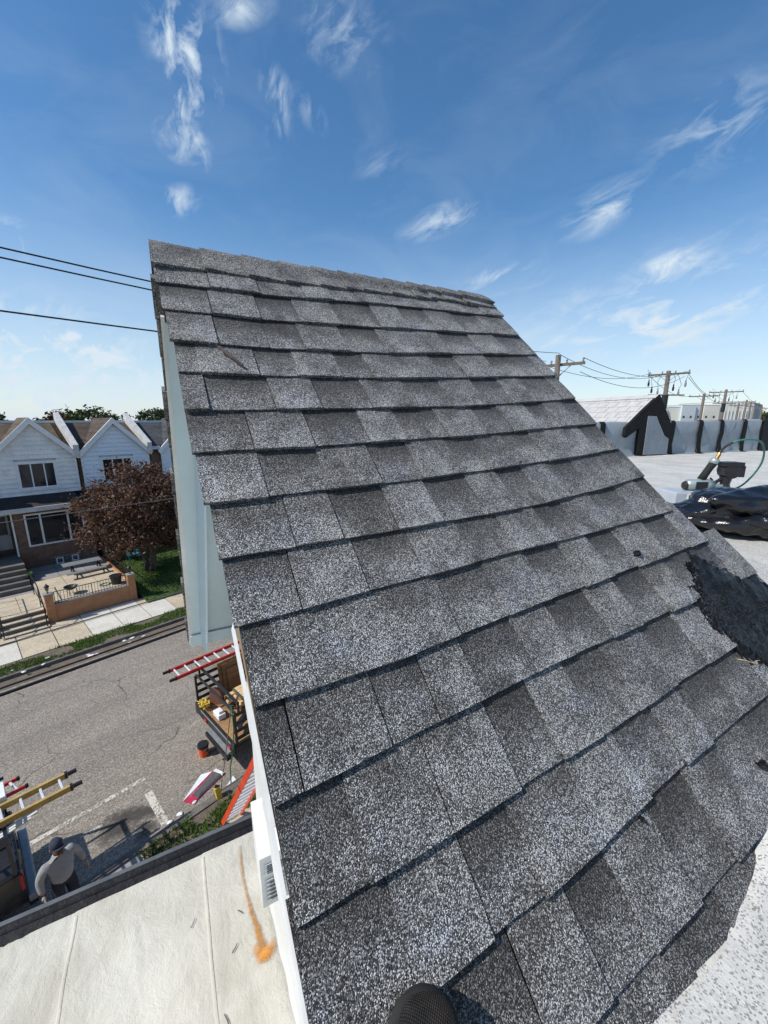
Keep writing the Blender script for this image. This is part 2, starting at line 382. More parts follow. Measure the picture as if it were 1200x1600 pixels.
MT = {}
MT['shingle'] = mat_shingle('grey_granule_shingle', (1.0, 1.01, 1.03), 1.2)
MT['cap'] = mat_shingle('ridge_granule_shingle', (.98, .98, .98), 1.12)
MT['road'] = mat_asphalt()
MT['white_coat'] = mat_coat('cream_roof_coating', (.58, .555, .485), (.43, .405, .34), .05, 1.0)
MT['flat_coat'] = mat_coat('silver_roof_coating', (.66, .645, .60), (.52, .51, .475), .62, .5)
MT['tar'] = mat_tar()
MT['tar_dull'] = M('dried_roof_tar', (.006, .006, .006), (.014, .013, .013), 8, .65, .6, 24, spec=.2)
MT['tar_parapet'] = M('tarred_parapet', (.007, .007, .009), (.015, .015, .018), 7, .6, .45, 22, spec=.22)
MT['deck'] = M('plywood_deck', (.24, .17, .10), None, 3, .8)
MT['blue_trim'] = M('pale_blue_trim_metal', (.53, .64, .68), (.47, .58, .62), 1.2, .42, .04, 3, spec=.45, fine=.04)
MT['white_trim'] = M('white_trim_metal', (.68, .68, .66), (.55, .56, .54), 2.0, .45, .12, 9, spec=.4, fine=.06)
MT['grey_trim'] = M('grey_vent_louvre', (.44, .46, .47), (.38, .40, .41), 3, .55)
MT['white_wall'] = M('white_stucco', (.74, .73, .69), (.6, .59, .55), 2, .8, .3, 20)
MT['concrete'] = M('sidewalk_concrete', (.52, .44, .32), (.40, .335, .25), 1.4, .9, .25, 30, fine=.35)
MT['concrete_new'] = M('pale_concrete', (.60, .57, .50), (.5, .47, .41), 1.4, .9, .2, 30, fine=.25)
MT['concrete_grey'] = M('grey_concrete', (.30, .28, .26), (.22, .21, .20), 1.2, .9, .25, 26, fine=.3)
MT['kerb'] = M('dirty_kerb', (.17, .15, .13), (.09, .08, .075), 2.2, .9, .4, 18, fine=.4)
MT['dirt'] = M('bare_soil', (.17, .135, .10), (.10, .08, .06), 2.5, .95, .6, 18, fine=.5)
MT['grass_base'] = M('turf', (.055, .095, .022), (.035, .06, .016), 1.8, .95, .9, 25, fine=.6)
MT['grass'] = mat_leaf('grass_blades', [(.055, .12, .018), (.10, .18, .03), (.14, .17, .045)])
MT['stone'] = M('step_stone', (.16, .14, .12), (.10, .09, .08), 2.0, .85, .3, 20)
MT['brick_dark'] = mat_brick('brown_house_brick', (.13, .066, .045), (.20, .105, .07), (.20, .17, .14))
MT['brick_orange'] = mat_brick('orange_wall_brick', (.40, .165, .07), (.46, .215, .10), (.36, .22, .13), .3, .06, .35)
MT['brick_red'] = mat_brick('red_brick', (.30, .09, .06), (.36, .13, .09), (.3, .25, .2))
MT['siding_white'] = M('weathered_white_siding', (.84, .83, .80), (.66, .65, .63), 1.6, .7, .1, 18, fine=.18)
MT['siding_blue'] = M('blue_white_siding', (.72, .78, .84), (.66, .72, .79), 1.2, .6, .05, 12, fine=.08)
MT['white_paint'] = M('white_paint', (.78, .78, .77), (.66, .66, .65), 3, .5, fine=.06)
MT['grey_paint'] = M('weathered_white_paint', (.58, .58, .57), (.42, .42, .41), 3, .6, fine=.2)
def mat_far_roof(name, c1, c2):
    t = NT(name); s = t.n('ShaderNodeSeparateXYZ'); t.l(t.co, s.inputs[0]); cb = t.n('ShaderNodeCombineXYZ')
    t.l(t.math('ADD', s.outputs[0], t.math('MULTIPLY', s.outputs[1], .02)), cb.inputs[0]); t.l(t.math('MULTIPLY', s.outputs[2], 2.0), cb.inputs[1])
    b = t.n('ShaderNodeTexBrick'); b.inputs['Scale'].default_value = 1; b.inputs['Brick Width'].default_value = .33; b.inputs['Row Height'].default_value = .16
    b.inputs['Mortar Size'].default_value = .014; b.inputs['Color1'].default_value = (*c1, 1); b.inputs['Color2'].default_value = (*c2, 1); b.inputs['Mortar'].default_value = (*[x * .35 for x in c1], 1)
    t.l(cb.outputs[0], b.inputs['Vector'])
    col = t.mix(.7, b.outputs[0], t.mix(1., b.outputs[0], t.ramp(t.noise(1.2, 5, .65), [(.3, .5), (.7, 1.45)]), 'MULTIPLY'))
    t.bump(b.outputs['Fac'], -.5, .01); return t.set(col, .9, 0, .3)
MT['roof_tan'] = mat_far_roof('tan_asphalt_shingle', (.135, .10, .066), (.095, .07, .05))
MT['roof_brown'] = mat_far_roof('brown_asphalt_shingle', (.075, .055, .043), (.11, .08, .06))
MT['roof_slate'] = mat_far_roof('slate_asphalt_shingle', (.055, .058, .065), (.08, .082, .09))
MT['roof_black'] = M('black_rolled_roofing', (.022, .02, .02), (.04, .034, .03), 2, .9, .3, 20)
MT['pale_shingle'] = M('coated_three_tab_shingle', (.47, .46, .45), (.38, .375, .37), 5, .85, .3, 60, fine=.35)
MT['membrane'] = M('grey_coated_membrane', (.27, .305, .33), (.21, .24, .265), 2.2, .55, .5, 12, fine=.12)
MT['glass'] = mat_glass('dark_window_glass'); MT['glass_block'] = mat_glass('glass_block', (.06, .075, .08))
MT['black_metal'] = M('black_painted_metal', (.012, .012, .013), (.025, .024, .023), 6, .45)
MT['black_plastic'] = M('black_plastic', (.014, .014, .016), (.022, .022, .024), 9, .38)
MT['rubber'] = M('tyre_rubber', (.018, .018, .018), None, 9, .85)
MT['bare_metal'] = M('bare_aluminium', (.70, .71, .73), (.58, .59, .61), 6, .4, metal=.25)
MT['dull_metal'] = M('dull_galvanised', (.35, .36, .37), (.25, .26, .27), 8, .5, metal=.5)
MT['drip'] = M('dark_grey_drip_metal', (.15, .155, .16), (.10, .105, .11), 8, .5, metal=.3)
MT['wood_pole'] = M('weathered_pole_wood', (.15, .125, .105), (.095, .08, .07), 4, .9, .4, 20, stretch=(3, 3, .4))
MT['bark'] = M('tree_bark', (.13, .10, .08), (.075, .06, .05), 5, .95, .7, 14, stretch=(2, 2, .6))
MT['cable'] = M('black_cable', (.012, .012, .012), None, 5, .6)
MT['wire_grey'] = M('aged_wire', (.12, .12, .12), None, 5, .6)
MT['maple'] = mat_leaf('maroon_maple_leaf', [(.050, .020, .016), (.10, .042, .03), (.15, .075, .05), (.21, .135, .085), (.085, .07, .035)])
MT['green_leaf'] = mat_leaf('green_leaf', [(.025, .042, .014), (.045, .065, .018), (.07, .085, .025)])
MT['russet_leaf'] = mat_leaf('russet_leaf', [(.06, .035, .015), (.10, .05, .02), (.05, .06, .02)])
MT['red_ladder'] = M('red_fibreglass', (.50, .028, .022), (.38, .02, .018), 3, .4, fine=.1)
MT['orange_ladder'] = M('orange_red_fibreglass', (.72, .075, .022), (.58, .05, .02), 3, .4, fine=.1)
MT['yellow_ladder'] = M('aged_yellow_fibreglass', (.47, .33, .105), (.34, .22, .07), 3, .55, fine=.25)
MT['plywood'] = M('plywood', (.36, .21, .095), (.22, .125, .06), 2.2, .8, .1, 12, stretch=(.5, .5, 2.5), fine=.3)
MT['lumber'] = M('fresh_lumber', (.66, .47, .24), (.55, .37, .18), 3, .8, fine=.2)
MT['board'] = M('red_brown_board', (.20, .085, .05), (.13, .06, .04), 4, .8)
MT['truck_black'] = M('black_truck_paint', (.010, .010, .012), (.016, .016, .018), 4, .18, spec=.6)
MT['truck_navy'] = M('navy_truck_paint', (.012, .018, .035), (.02, .026, .045), 4, .25, spec=.6)
MT['tail_red'] = M('red_lamp_lens', (.42, .012, .010), (.28, .01, .008), 6, .15, spec=.6)
MT['plate'] = M('yellow_plate', (.55, .42, .12), None, 5, .5)
MT['orange_pail'] = M('orange_pail_plastic', (.72, .11, .02), (.6, .08, .015), 4, .4)
MT['rope'] = M('yellow_rope', (.62, .45, .06), (.45, .3, .04), 20, .8)
MT['green_rope'] = M('green_rope', (.02, .13, .085), None, 20, .7)
MT['paper'] = M('white_wrapper', (.76, .76, .76), (.62, .62, .63), 5, .6)
MT['pink_wrap'] = M('crimson_wrapper', (.45, .03, .075), (.6, .25, .3), 3, .35, lo=.5, hi=.75)
MT['slate_strip'] = M('starter_shingle', (.10, .105, .11), (.07, .072, .075), 12, .9, .3, 60)
MT['sweat'] = M('grey_sweatshirt', (.29, .30, .31), (.23, .235, .245), 4, .95, .5, 9, fine=.1)
MT['denim'] = M('dark_denim', (.016, .020, .038), (.028, .03, .045), 6, .95)
MT['skin'] = M('skin', (.33, .155, .10), (.28, .12, .08), 8, .6)
MT['beard'] = M('reddish_beard', (.10, .042, .024), (.06, .03, .02), 20, .9)
MT['cap_cloth'] = M('dark_blue_cap', (.035, .045, .07), (.025, .03, .05), 8, .9)
MT['glove'] = M('tan_work_glove', (.40, .34, .29), (.3, .25, .2), 9, .9)
MT['boot'] = M('brown_boot', (.06, .038, .024), None, 8, .8)
MT['bag'] = M('black_bin_bag_film', (.007, .007, .009), (.011, .011, .014), 3, .2, .55, 13, spec=.6)
MT['hose'] = M('green_air_hose', (.045, .19, .135), (.03, .13, .10), 8, .35)
MT['hose_dark'] = M('dark_hose_guard', (.016, .016, .018), None, 8, .5)
MT['brass'] = M('brass_fitting', (.45, .24, .08), (.25, .13, .05), 9, .35, metal=.8)
MT['tool_silver'] = M('cast_tool_metal', (.46, .52, .50), (.34, .39, .38), 9, .38, metal=.55)
MT['wrap_grey'] = M('grey_wrapped_bundle', (.40, .43, .47), (.34, .37, .41), 5, .35)
MT['teal'] = M('turquoise_plastic', (.012, .20, .27), None, 5, .5)
MT['lime'] = M('lime_plant', (.15, .32, .05), (.08, .2, .03), 9, .8)
MT['rust'] = mat_stain('rust_stain', (.50, .22, .045), (.28, .135, .04), 26)
MT['rust_hot'] = mat_stain('orange_rust', (.62, .28, .06), (.46, .19, .04), 22)
MT['shadow_scuff'] = mat_stain('shadow_and_scuff', (.06, .054, .05), (.085, .075, .068), 4)  # dark tone for the painted road shadow and the roof scuffs
MT['road_paint'] = mat_paint_worn('worn_road_paint', (.62, .58, .50))
MT['shoe_knit'] = None
MT['ware_white'] = M('warehouse_cream', (.70, .68, .61), (.6, .58, .52), .2, .7, fine=.05)
MT['ware_blue'] = M('warehouse_pale_blue', (.52, .58, .60), (.47, .53, .56), .2, .7, fine=.05)
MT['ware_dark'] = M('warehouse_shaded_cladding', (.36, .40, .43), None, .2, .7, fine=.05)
MT['mortar'] = M('pale_mortar', (.45, .42, .38), None, 3, .9)
#PART2
# ------------------------------------------------------------------ ground, road, pavements
def sheet(name, x0, x1, y0, y1, z, mat, frame='S', sub=1, kind='structure', bumpz=0.0, zf=None):
    m = MB(); nx, ny = (sub if isinstance(sub, tuple) else (sub, sub))
    for j in range(ny + 1):
        for i in range(nx + 1):
            x = x0 + (x1 - x0) * i / nx; y = y0 + (y1 - y0) * j / ny
            zz = (zf(x, y) if zf else z) + (bumpz * NZ.noise(Vector((x * .9, y * .9, 3))) if bumpz else 0)
            m.v.append((x, y, zz))
    for j in range(ny):
        for i in range(nx):
            a = j * (nx + 1) + i; m.f.append([a, a + 1, a + nx + 2, a + nx + 1]); m.fm.append(0)
    return m.build(name, mat, None, frame, smooth=True, kind=kind)

MT['far_ground'] = M('distant_ground', (.13, .125, .10), (.08, .085, .055), .05, .95)
sheet('ground', -1500, 1500, -1500, 1500, -.06, MT['far_ground'])
sheet('road', -120, 300, 9.0, 19.5, 0.0, MT['road'], sub=(40, 8), bumpz=.004)
gut = sheet('gutter', -60, 120, 18.75, 19.45, .006, MT['dirt'], sub=(60, 2), bumpz=.006)
def kerb(name, t0, t1):
    m = MB(); m.box(-120, 300, t0, t1, -.03, .14); return m.build(name, MT['kerb'], None, kind='structure')
kerb('kerb', 19.45, 19.62); kerb('kerb', 8.78, 8.98)
# far pavement, laid slab by slab
def pavement(name, s0, s1, t0, t1, z, matf, joint=.018, ds=1.2):
    m = MB(); m.box(s0, s1, t0, t1, -.05, z - .03)
    base = m.build(name, MT['dirt'], None, kind='structure')
    s = s0; k = 0
    while s < s1 - .1:
        e = min(s + ds, s1); q = MB(); dz = random.uniform(-.008, .008); dz2 = random.uniform(-.01, .01)
        a, b, c, d = s + joint, e - joint, t0 + joint, t1 - joint
        vs = [(a, c, z + dz), (b, c, z + dz2), (b, d, z + dz2), (a, d, z + dz)]
        q.prism(vs, (0, 0, -.07)); q.build('slab', matf(k, (s + e) / 2), base); s = e; k += 1
    return base
pavement('pavement', -6.5, 14.3, 20.55, 22.4, .15, lambda k, s: MT['concrete_new'] if (s < .7 or 3.1 < s < 6.6) else MT['concrete'])
pavement('pavement', -6.5, 14.3, 22.43, 23.38, .15, lambda k, s: MT['concrete_new'] if (3.1 < s < 6.0 or s < -1) else MT['concrete'])
pavement('pavement', -9.5, 16, 4.2, 8.05, .14, lambda k, s: MT['concrete'] if k % 3 else MT['concrete_grey'], ds=1.5)
for nm, a, b in (('pavement', -120, -6.5), ('pavement', 14.3, 300)):
    m = MB(); m.box(a, b, 19.62, 23.4, -.05, .15); m.build(nm, MT['concrete'], None, kind='structure')
for nm, a, b in (('pavement', -120, -9.5), ('pavement', 16, 300)):
    m = MB(); m.box(a, b, 3.0, 8.78, -.05, .14); m.build(nm, MT['concrete'], None, kind='structure')
def verge(t0, t1, s0, s1, n, seed, gaps=()):
    rnd = random.Random(seed)
    sheet('verge_soil', s0, s1, t0, t1, .12, MT['dirt'], sub=(60, 4), bumpz=.03)
    m = MB()
    for _ in range(n):
        s = rnd.uniform(s0, s1); t = rnd.uniform(t0 - .05, t1 + .06)
        if NZ.noise(Vector((s * .8, t * 1.2, seed))) < -.22: continue
        h = rnd.uniform(.05, .15); a = rnd.uniform(0, 2 * pi); w = rnd.uniform(.012, .03); lx, ly = rnd.uniform(-.08, .08), rnd.uniform(-.08, .08)
        m.add([(s - cos(a) * w, t - sin(a) * w, .10), (s + cos(a) * w, t + sin(a) * w, .10), (s + lx, t + ly, .12 + h)], [(0, 1, 2)])
    return m.build('verge_grass', MT['grass'], None, kind='stuff')
verge(19.62, 20.55, -6, 14, 17000, 3)
verge(8.05, 8.78, 1.45, 9, 5200, 5)
sheet('verge_soil', -9, 1.5, 8.05, 8.78, .125, MT['concrete_grey'])
# painted parking bay marks
def paint(pts):
    m = MB()
    for x0, x1, y0, y1 in pts: m.quad((x0, y0, 0), (x1, y0, 0), (x1, y1, 0), (x0, y1, 0))
    for i, v in enumerate(m.v): m.v[i] = (v[0], v[1], .009)
    return m.build('parking_line', MT['road_paint'], None, kind='structure')
paint([(-.22, 2.22, 10.90, 11.03)])
paint([(2.04, 2.22, 9.15, 10.42)])
paint([(.62, 1.08, 10.24, 10.32)])

# ------------------------------------------------------------------ terraced houses on the far side
def house(off, o, label, roofmat, sidemat, bay, wincurt=True, parapet=True, rakes='white_paint'):
    s = lambda x: x + off
    h = thing('row_house', label, 'house', (s(3.5), 30.5, 1.0), group='houses across the street')
    # brick ground floor bay, built round its window so that glass sits in a real opening
    def wallwithhole(x0, x1, z0, z1, hx0, hx1, hz0, hz1, y0, y1):
        m = MB(); m.box(x0, hx0, y0, y1, z0, z1); m.box(hx1, x1, y0, y1, z0, z1)
        m.box(hx0, hx1, y0, y1, z0, hz0); m.box(hx0, hx1, y0, y1, hz1, z1); return m
    m = wallwithhole(s(1.88), s(5.55), .4, 4.55, s(2.36), s(5.10), 2.30, 4.20, 30.5, 30.8)
    m.box(s(1.88), s(2.1), 30.8, 32.0, .4, 4.55); m.box(s(5.35), s(5.55), 30.8, 32.0, .4, 4.55)
    wall = m.build('brick_wall', bay, h)
    inn = MB(); nq = 90
    for q in range(nq + 1):
        x = s(2.15) + 3.15 * q / nq; y = 30.98 + .035 * sin(q * 1.3) + .02 * sin(q * .47); inn.v += [(x, y, 1.2), (x, y, 4.5)]
    for q in range(nq):
        if 26 < q < 60 and wincurt: continue
        inn.f.append([q * 2, q * 2 + 2, q * 2 + 3, q * 2 + 1]); inn.fm.append(0)
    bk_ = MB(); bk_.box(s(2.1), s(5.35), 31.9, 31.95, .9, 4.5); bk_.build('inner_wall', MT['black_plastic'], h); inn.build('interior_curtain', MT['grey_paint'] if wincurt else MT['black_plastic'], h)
    # first floor window: frame, glass
    def window(x0, x1, z0, z1, y, splits, name='window', fw=.075, trim=.0):
        f = MB(); d = .07
        f.box(x0, x1, y - .03, y + d, z0, z0 + fw); f.box(x0, x1, y - .03, y + d, z1 - fw, z1)
        f.box(x0, x0 + fw, y - .028, y + d - .002, z0 + fw, z1 - fw); f.box(x1 - fw, x1, y - .028, y + d - .002, z0 + fw, z1 - fw)
        for q in splits: f.box(q - fw / 2, q + fw / 2, y - .026, y + d - .004, z0 + fw, z1 - fw)
        fr = f.build(name, MT['white_paint'], h)
        xs = [x0 + fw] + sorted(splits) + [x1 - fw]
        for a, b in zip(xs, xs[1:]):
            g = MB(); g.box(a, b, y + .03, y + .04, z0 + fw, z1 - fw); g.build('pane', MT['glass'], fr)
        return fr
    window(s(2.34), s(5.12), 2.28, 4.22, 30.5, [s(3.06), s(4.35)], fw=.09)
    # glass block cellar window
    f = MB(); x0, x1, z0, z1 = s(3.2), s(4.7), .98, 1.42
    n = 8
    cw = MB(); cw.box(x0, x1, 30.46, 30.499, z0, z1); gbw = cw.build('cellar_window', MT['mortar'], h)
    for i in range(n):
        for j in range(2):
            b = MB(); w = (x1 - x0) / n; b.box(x0 + i * w + .012, x0 + (i + 1) * w - .012, 30.43, 30.462, z0 + j * .22 + .012, z0 + (j + 1) * .22 - .012)
            b.build('glass_block', MT['glass_block'], gbw)
    for q in (3.42, 4.18):
        b = MB(); X = s(q); b.box(X, X + .36, 30.40, 30.43, .98, 1.04); b.box(X, X + .36, 30.40, 30.43, 1.30, 1.36); b.box(X, X + .06, 30.4, 30.43, 1.04, 1.30); b.box(X + .30, X + .36, 30.4, 30.43, 1.04, 1.30)
        b.build('vent_frame', MT['white_paint'], gbw)
    # entrance recess left of the bay
    m = MB(); m.box(s(.85), s(1.88), 31.6, 31.8, .4, 4.6); m.build('porch_wall', bay, h)
    m = MB(); m.box(s(1.02), s(1.72), 31.55, 31.61, 2.1, 4.2); dr = m.build('door', MT['grey_paint'], h)
    g = MB(); g.box(s(1.12), s(1.62), 31.53, 31.551, 3.0, 4.05); g.build('pane', MT['glass'], dr)
    m = MB(); m.tube([(s(1.82), 30.46, 1.1), (s(1.82), 30.46, 4.5)], .045, 6); m.build('downpipe', MT['white_paint'], h)
    # pent roof over the bay
    m = MB(); m.prism([(s(.85), 30.12, 4.60), (s(.85), 31.82, 5.16), (s(.85), 31.82, 4.98), (s(.85), 30.12, 4.50)], (4.72, 0, 0)); m.build('porch_roof', MT['roof_black'], h)
    m = MB(); m.box(s(.83), s(5.59), 30.02, 30.119, 4.40, 4.66); m.build('gutter_fascia', MT['grey_paint'], h)
    m = MB(); m.box(s(.85), s(5.57), 30.12, 31.5, 4.44, 4.498); m.build('soffit', MT['grey_paint'], h)
    # upper storey with lapped siding, pointed gable
    gx, hw, z0, ze, za = s(o['apex']), 1.93, 5.1, 7.50, 9.48
    wx0, wx1, wz0, wz1 = s(2.47), s(4.47), 5.47, 7.14
    m = MB(); zz = z0; lap = .27
    while zz < za - .05:
        zt = min(zz + lap, za)
        if zz >= ze: w0 = hw * (za - zz) / (za - ze); w1 = hw * (za - zt) / (za - ze); spans = [(gx - w0, gx + w0, gx - w1, gx + w1)]
        else:
            L_, R_ = s(1.55), s(5.42)
            spans = [(L_, R_, L_, R_)] if zt < wz0 or zz > wz1 else [(L_, wx0 + .02, L_, wx0 + .02), (wx1 - .02, R_, wx1 - .02, R_)]
        for a, b, c, d in spans:
            m.quad((a, 31.72, zz), (b, 31.72, zz), (d, 31.80, zt), (c, 31.80, zt)); m.quad((a, 31.72, zz), (b, 31.72, zz), (b, 31.82, zz), (a, 31.82, zz))
        zz += lap
    m.box(s(1.55), s(5.42), 31.9, 32.0, z0, ze)
    m.build('siding', sidemat, h)
    for e0, e1 in ((.9, 1.549), (5.421, 5.6)):
        m = MB(); m.box(s(e0), s(e1), 31.95, 32.2, 4.9, 7.7); m.build('upper_wall', MT['brick_dark'], h)
    for e0 in (5.36, 1.5):
        m = MB(); m.box(s(e0), s(e0 + .1), 31.73, 31.83, 5.1, 7.5); m.build('corner_board', MT['white_paint'], h)
    f = MB(); q = .13
    f.box(wx0, wx1, 31.74, 31.86, wz1 - q * .8, wz1); f.box(wx0, wx1, 31.70, 31.86, wz0 - .1, wz0 + q * .5)
    f.box(wx0, wx0 + q, 31.742, 31.858, wz0 + q * .5, wz1 - q * .8); f.box(wx1 - q, wx1, 31.742, 31.858, wz0 + q * .5, wz1 - q * .8); f.build('window_trim', MT['white_paint'], h)
    window(wx0 + q, wx1 - q, wz0 + q * .5, wz1 - q * .8, 31.77, [s(3.2), s(3.82)], fw=.06)
    # rake boards
    for sg in (-1, 1):
        m = MB(); fx = gx + sg * (hw + .16); fz = ze - .16
        m.prism([(gx, 31.53, za + .21), (gx, 31.53, za - .17), (fx - sg * .03, 31.53, fz - .17), (fx + sg * .12, 31.53, fz + .06)], (0, .12, 0)); m.build('rake_board', MT[rakes], h)
    # gable roof running back to the main slope, main slope, ridge
    for sg, nm in ((-1, 'gable_slope'), (1, 'gable_slope')):
        m = MB(); fx = gx + sg * (hw + .2); fz = ze - .2
        m.prism([(gx, 31.655, za + .2), (fx, 31.655, fz), (fx, 36.5, fz), (gx, 36.5, za + .2)], (0, 0, -.1)); m.build(nm, roofmat, h)
    m = MB(); m.prism([(s(.85), 31.95, 7.78), (s(5.6), 31.95, 7.78), (s(5.6), 36.0, 9.38), (s(.85), 36.0, 9.38)], (0, 0, -.14)); m.build('main_roof', roofmat, h)
    for e0, e1 in ((.85, 1.46), (5.44, 5.6)):
        m = MB(); m.box(s(e0), s(e1), 31.6, 31.94, 7.5, 7.72); m.build('eave_gutter', MT['grey_paint'], h)
    m = MB(); m.box(s(.85), s(5.6), 35.9, 36.25, 9.34, 9.5); m.build('ridge_coping', MT['white_paint'], h)
    m = MB(); m.box(s(.85), s(5.6), 36.25, 45, 0, 9.2); m.build('rear_block', MT['roof_black'], h)
    if parapet:
        m = MB(); m.prism([(s(5.34), 31.45, 7.3), (s(5.34), 31.45, 8.02), (s(5.34), 36.1, 10.05), (s(5.34), 36.1, 9.0)], (.3, 0, 0)); m.build('party_parapet', MT['grey_paint'], h)
    return h
house(0, dict(apex=3.48), 'house with weathered white siding over a brick bay, behind the orange brick garden wall', MT['roof_tan'], MT['siding_white'], MT['brick_dark'])
house(4.2, dict(apex=3.48), 'house with bluish white gable and brown roof behind the maroon maple tree', MT['roof_brown'], MT['siding_blue'], MT['brick_dark'])
house(8.95, dict(apex=3.48), 'house with dark slate roof, just right of the second white party parapet', MT['roof_slate'], MT['siding_blue'], MT['brick_dark'])
house(-4.75, dict(apex=3.0), 'house at the left edge with a dark entrance, beyond the front steps', MT['roof_tan'], MT['siding_white'], MT['brick_dark'], parapet=False)
house(13.2, dict(apex=3.48), 'house second to the right of the maple tree, hidden mostly by the grey gable', MT['roof_brown'], MT['siding_white'], MT['brick_dark'])
house(17.95, dict(apex=3.48), 'house third to the right of the maple tree, hidden mostly by the grey gable', MT['roof_tan'], MT['siding_white'], MT['brick_dark'])

# front gardens ----------------------------------------------------
def yard_z(s, t): return .2 + (t - 23.4) * .105 if t < 30 else .9
m = MB(); m.box(1.95, 5.62, 23.62, 30.5, -.05, .93); patio = m.build('patio', MT['concrete_grey'], None, kind='structure')
for i in range(3):
    for j in range(5):
        q = MB(); a = 1.97 + i * 1.215; b = 23.64 + j * 1.37
        q.box(a + .01, a + 1.2, b + .01, b + 1.36, .931, .99 + random.uniform(-.006, .006)); q.build('slab', MT['concrete'] if j < 3 else MT['concrete_grey'], patio)  # greyer rows by the house carry its shade in their colour
m = MB(); m.box(-4.6, .3, 23.6, 30.5, -.05, .72); m.box(-4.6, .3, 23.4, 23.6, -.05, .75); m.build('terrace', MT['concrete_grey'], None, kind='structure')
sheet('lawn', 5.85, 14.5, 22.45, 30.5, 0, MT['grass_base'], sub=(30, 24), bumpz=.05, zf=lambda s, t: .18 + (t - 22.45) * .10)
def lawn_blades():
    rnd = random.Random(11); m = MB()
    for _ in range(16000):
        s = rnd.uniform(5.9, 13); t = rnd.uniform(22.4, 29.8); z = .17 + (t - 22.45) * .10; h = rnd.uniform(.05, .12)
        a = rnd.uniform(0, 2 * pi); w = rnd.uniform(.015, .035)
        m.add([(s - cos(a) * w, t - sin(a) * w, z), (s + cos(a) * w, t + sin(a) * w, z), (s + rnd.uniform(-.06, .06), t + rnd.uniform(-.06, .06), z + h)], [(0, 1, 2)])
    m.build('lawn_grass', MT['grass'], None, kind='stuff')
lawn_blades()
# orange brick garden wall, its two pillars with lanterns, coping
gw = thing('garden_wall', 'orange brick garden wall with two lantern pillars along the pavement', 'wall', (3.8, 23.5, 0))
m = MB(); m.box(2.2, 5.36, 23.45, 23.68, -.05, .96); m.build('brick_panel', MT['brick_orange'], gw)
m = MB(); m.box(2.2, 5.36, 23.42, 23.71, .96, 1.02); m.build('coping', MT['concrete_grey'], gw)
for a in (1.95, 5.36):
    m = MB(); m.box(a, a + .32, 23.40, 23.72, -.05, 1.52); p = m.build('pillar', MT['brick_orange'], gw)
    c = MB(); c.box(a - .03, a + .35, 23.37, 23.75, 1.52, 1.59); c.build('pillar_cap', MT['concrete_grey'], p)
m = MB(); m.box(5.52, 5.70, 23.72, 29.8, -.05, 1.06); m.build('side_wall', MT['brick_orange'], gw)
for a, lab in ((2.11, 'small black lantern on the left pillar of the orange wall'), (5.52, 'small black lantern on the right pillar of the orange wall')):
    ln = thing('lantern', lab, 'lantern', (a, 23.56, 1.59), group='lanterns on the garden wall')
    m = MB(); m.lathe(a, 23.56, [(.05, 1.592), (.05, 1.61), (.02, 1.64), (.02, 1.70)], 8); m.build('base', MT['black_metal'], ln)
    m = MB(); m.lathe(a, 23.56, [(.05, 1.70), (.09, 1.9)], 6); m.build('glass', MT['glass'], ln)
    m = MB(); m.lathe(a, 23.56, [(.115, 1.9), (.09, 1.95), (.03, 2.02), (.012, 2.06)], 6); m.build('hood', MT['black_metal'], ln)
def railing(p0, p1, z0, h, n, label, slope=0.0):
    r = thing('railing', label, 'railing', ((p0[0] + p1[0]) / 2, (p0[1] + p1[1]) / 2, z0))
    P = lambda f, z: (p0[0] + (p1[0] - p0[0]) * f, p0[1] + (p1[1] - p0[1]) * f, z0 + slope * f + z)
    m = MB(); m.bar(P(0, h), P(1, h), .035, .03); m.build('top_rail', MT['black_metal'], r)
    m = MB(); m.bar(P(0, .07), P(1, .07), .03, .02); m.build('bottom_rail', MT['black_metal'], r)
    for i in range(n + 1):
        m = MB(); w = .03 if i % max(1, n // 2) == 0 else .016; m.bar(P(i / n, 0), P(i / n, h), w, w); m.build('baluster', MT['black_metal'], r)
    return r
railing((2.32, 23.56), (5.30, 23.56), 1.02, .56, 24, 'black iron railing on top of the orange brick wall')
railing((5.61, 23.8), (5.61, 29.6), 1.06, .55, 40, 'black iron railing along the side of the patio by the lawn')
# steps and path left of the wall
st = thing('front_steps', 'stone steps and tan path climbing from the pavement to the left entrance', 'steps', (1.0, 23.3, 0))
for i in range(4):
    m = MB(); m.box(.32, 1.92, 22.95 + .28 * i, 23.3 + .28 * i, -.05, .19 * (i + 1)); m.build('step', MT['stone'], st)
    m = MB(); m.box(.30, 1.93, 22.92 + .28 * i, 23.235 + .28 * i, .19 * (i + 1), .19 * (i + 1) + .035); m.build('tread', MT['concrete'], st)
m = MB(); m.box(.32, 1.93, 24.14, 30.4, -.05, .74); m.build('path_base', MT['concrete_grey'], st)
for i in range(2):
    for j in range(4):
        m = MB(); m.box(.33 + .8 * i, 1.11 + .8 * i, 24.15 + j * .62, 24.75 + j * .62, .74, .79); m.build('path_slab', MT['concrete'], st)
for i in range(5):
    m = MB(); m.box(.32, 1.86, 27.2 + .35 * i, 31.6, .741 + .22 * i, .961 + .22 * i); m.build('upper_step', MT['stone'], st)
for x, lab in ((.36, 'black pipe handrail on the left of the front steps'), (1.84, 'black pipe handrail beside the left pillar of the orange wall')):
    hr = thing('handrail', lab, 'handrail', (x, 23.6, 0), group='handrails of the front steps')
    m = MB(); m.tube([(x, 22.98, .2), (x, 22.98, 1.15), (x, 24.2, 1.85), (x, 26.4, 1.9)], .024, 6); m.build('rail', MT['black_metal'], hr)
    for y, z in ((24.2, .78), (26.3, .78)):
        m = MB(); m.tube([(x, y, z), (x, y, 1.86)], .02, 6); m.build('post', MT['black_metal'], hr)
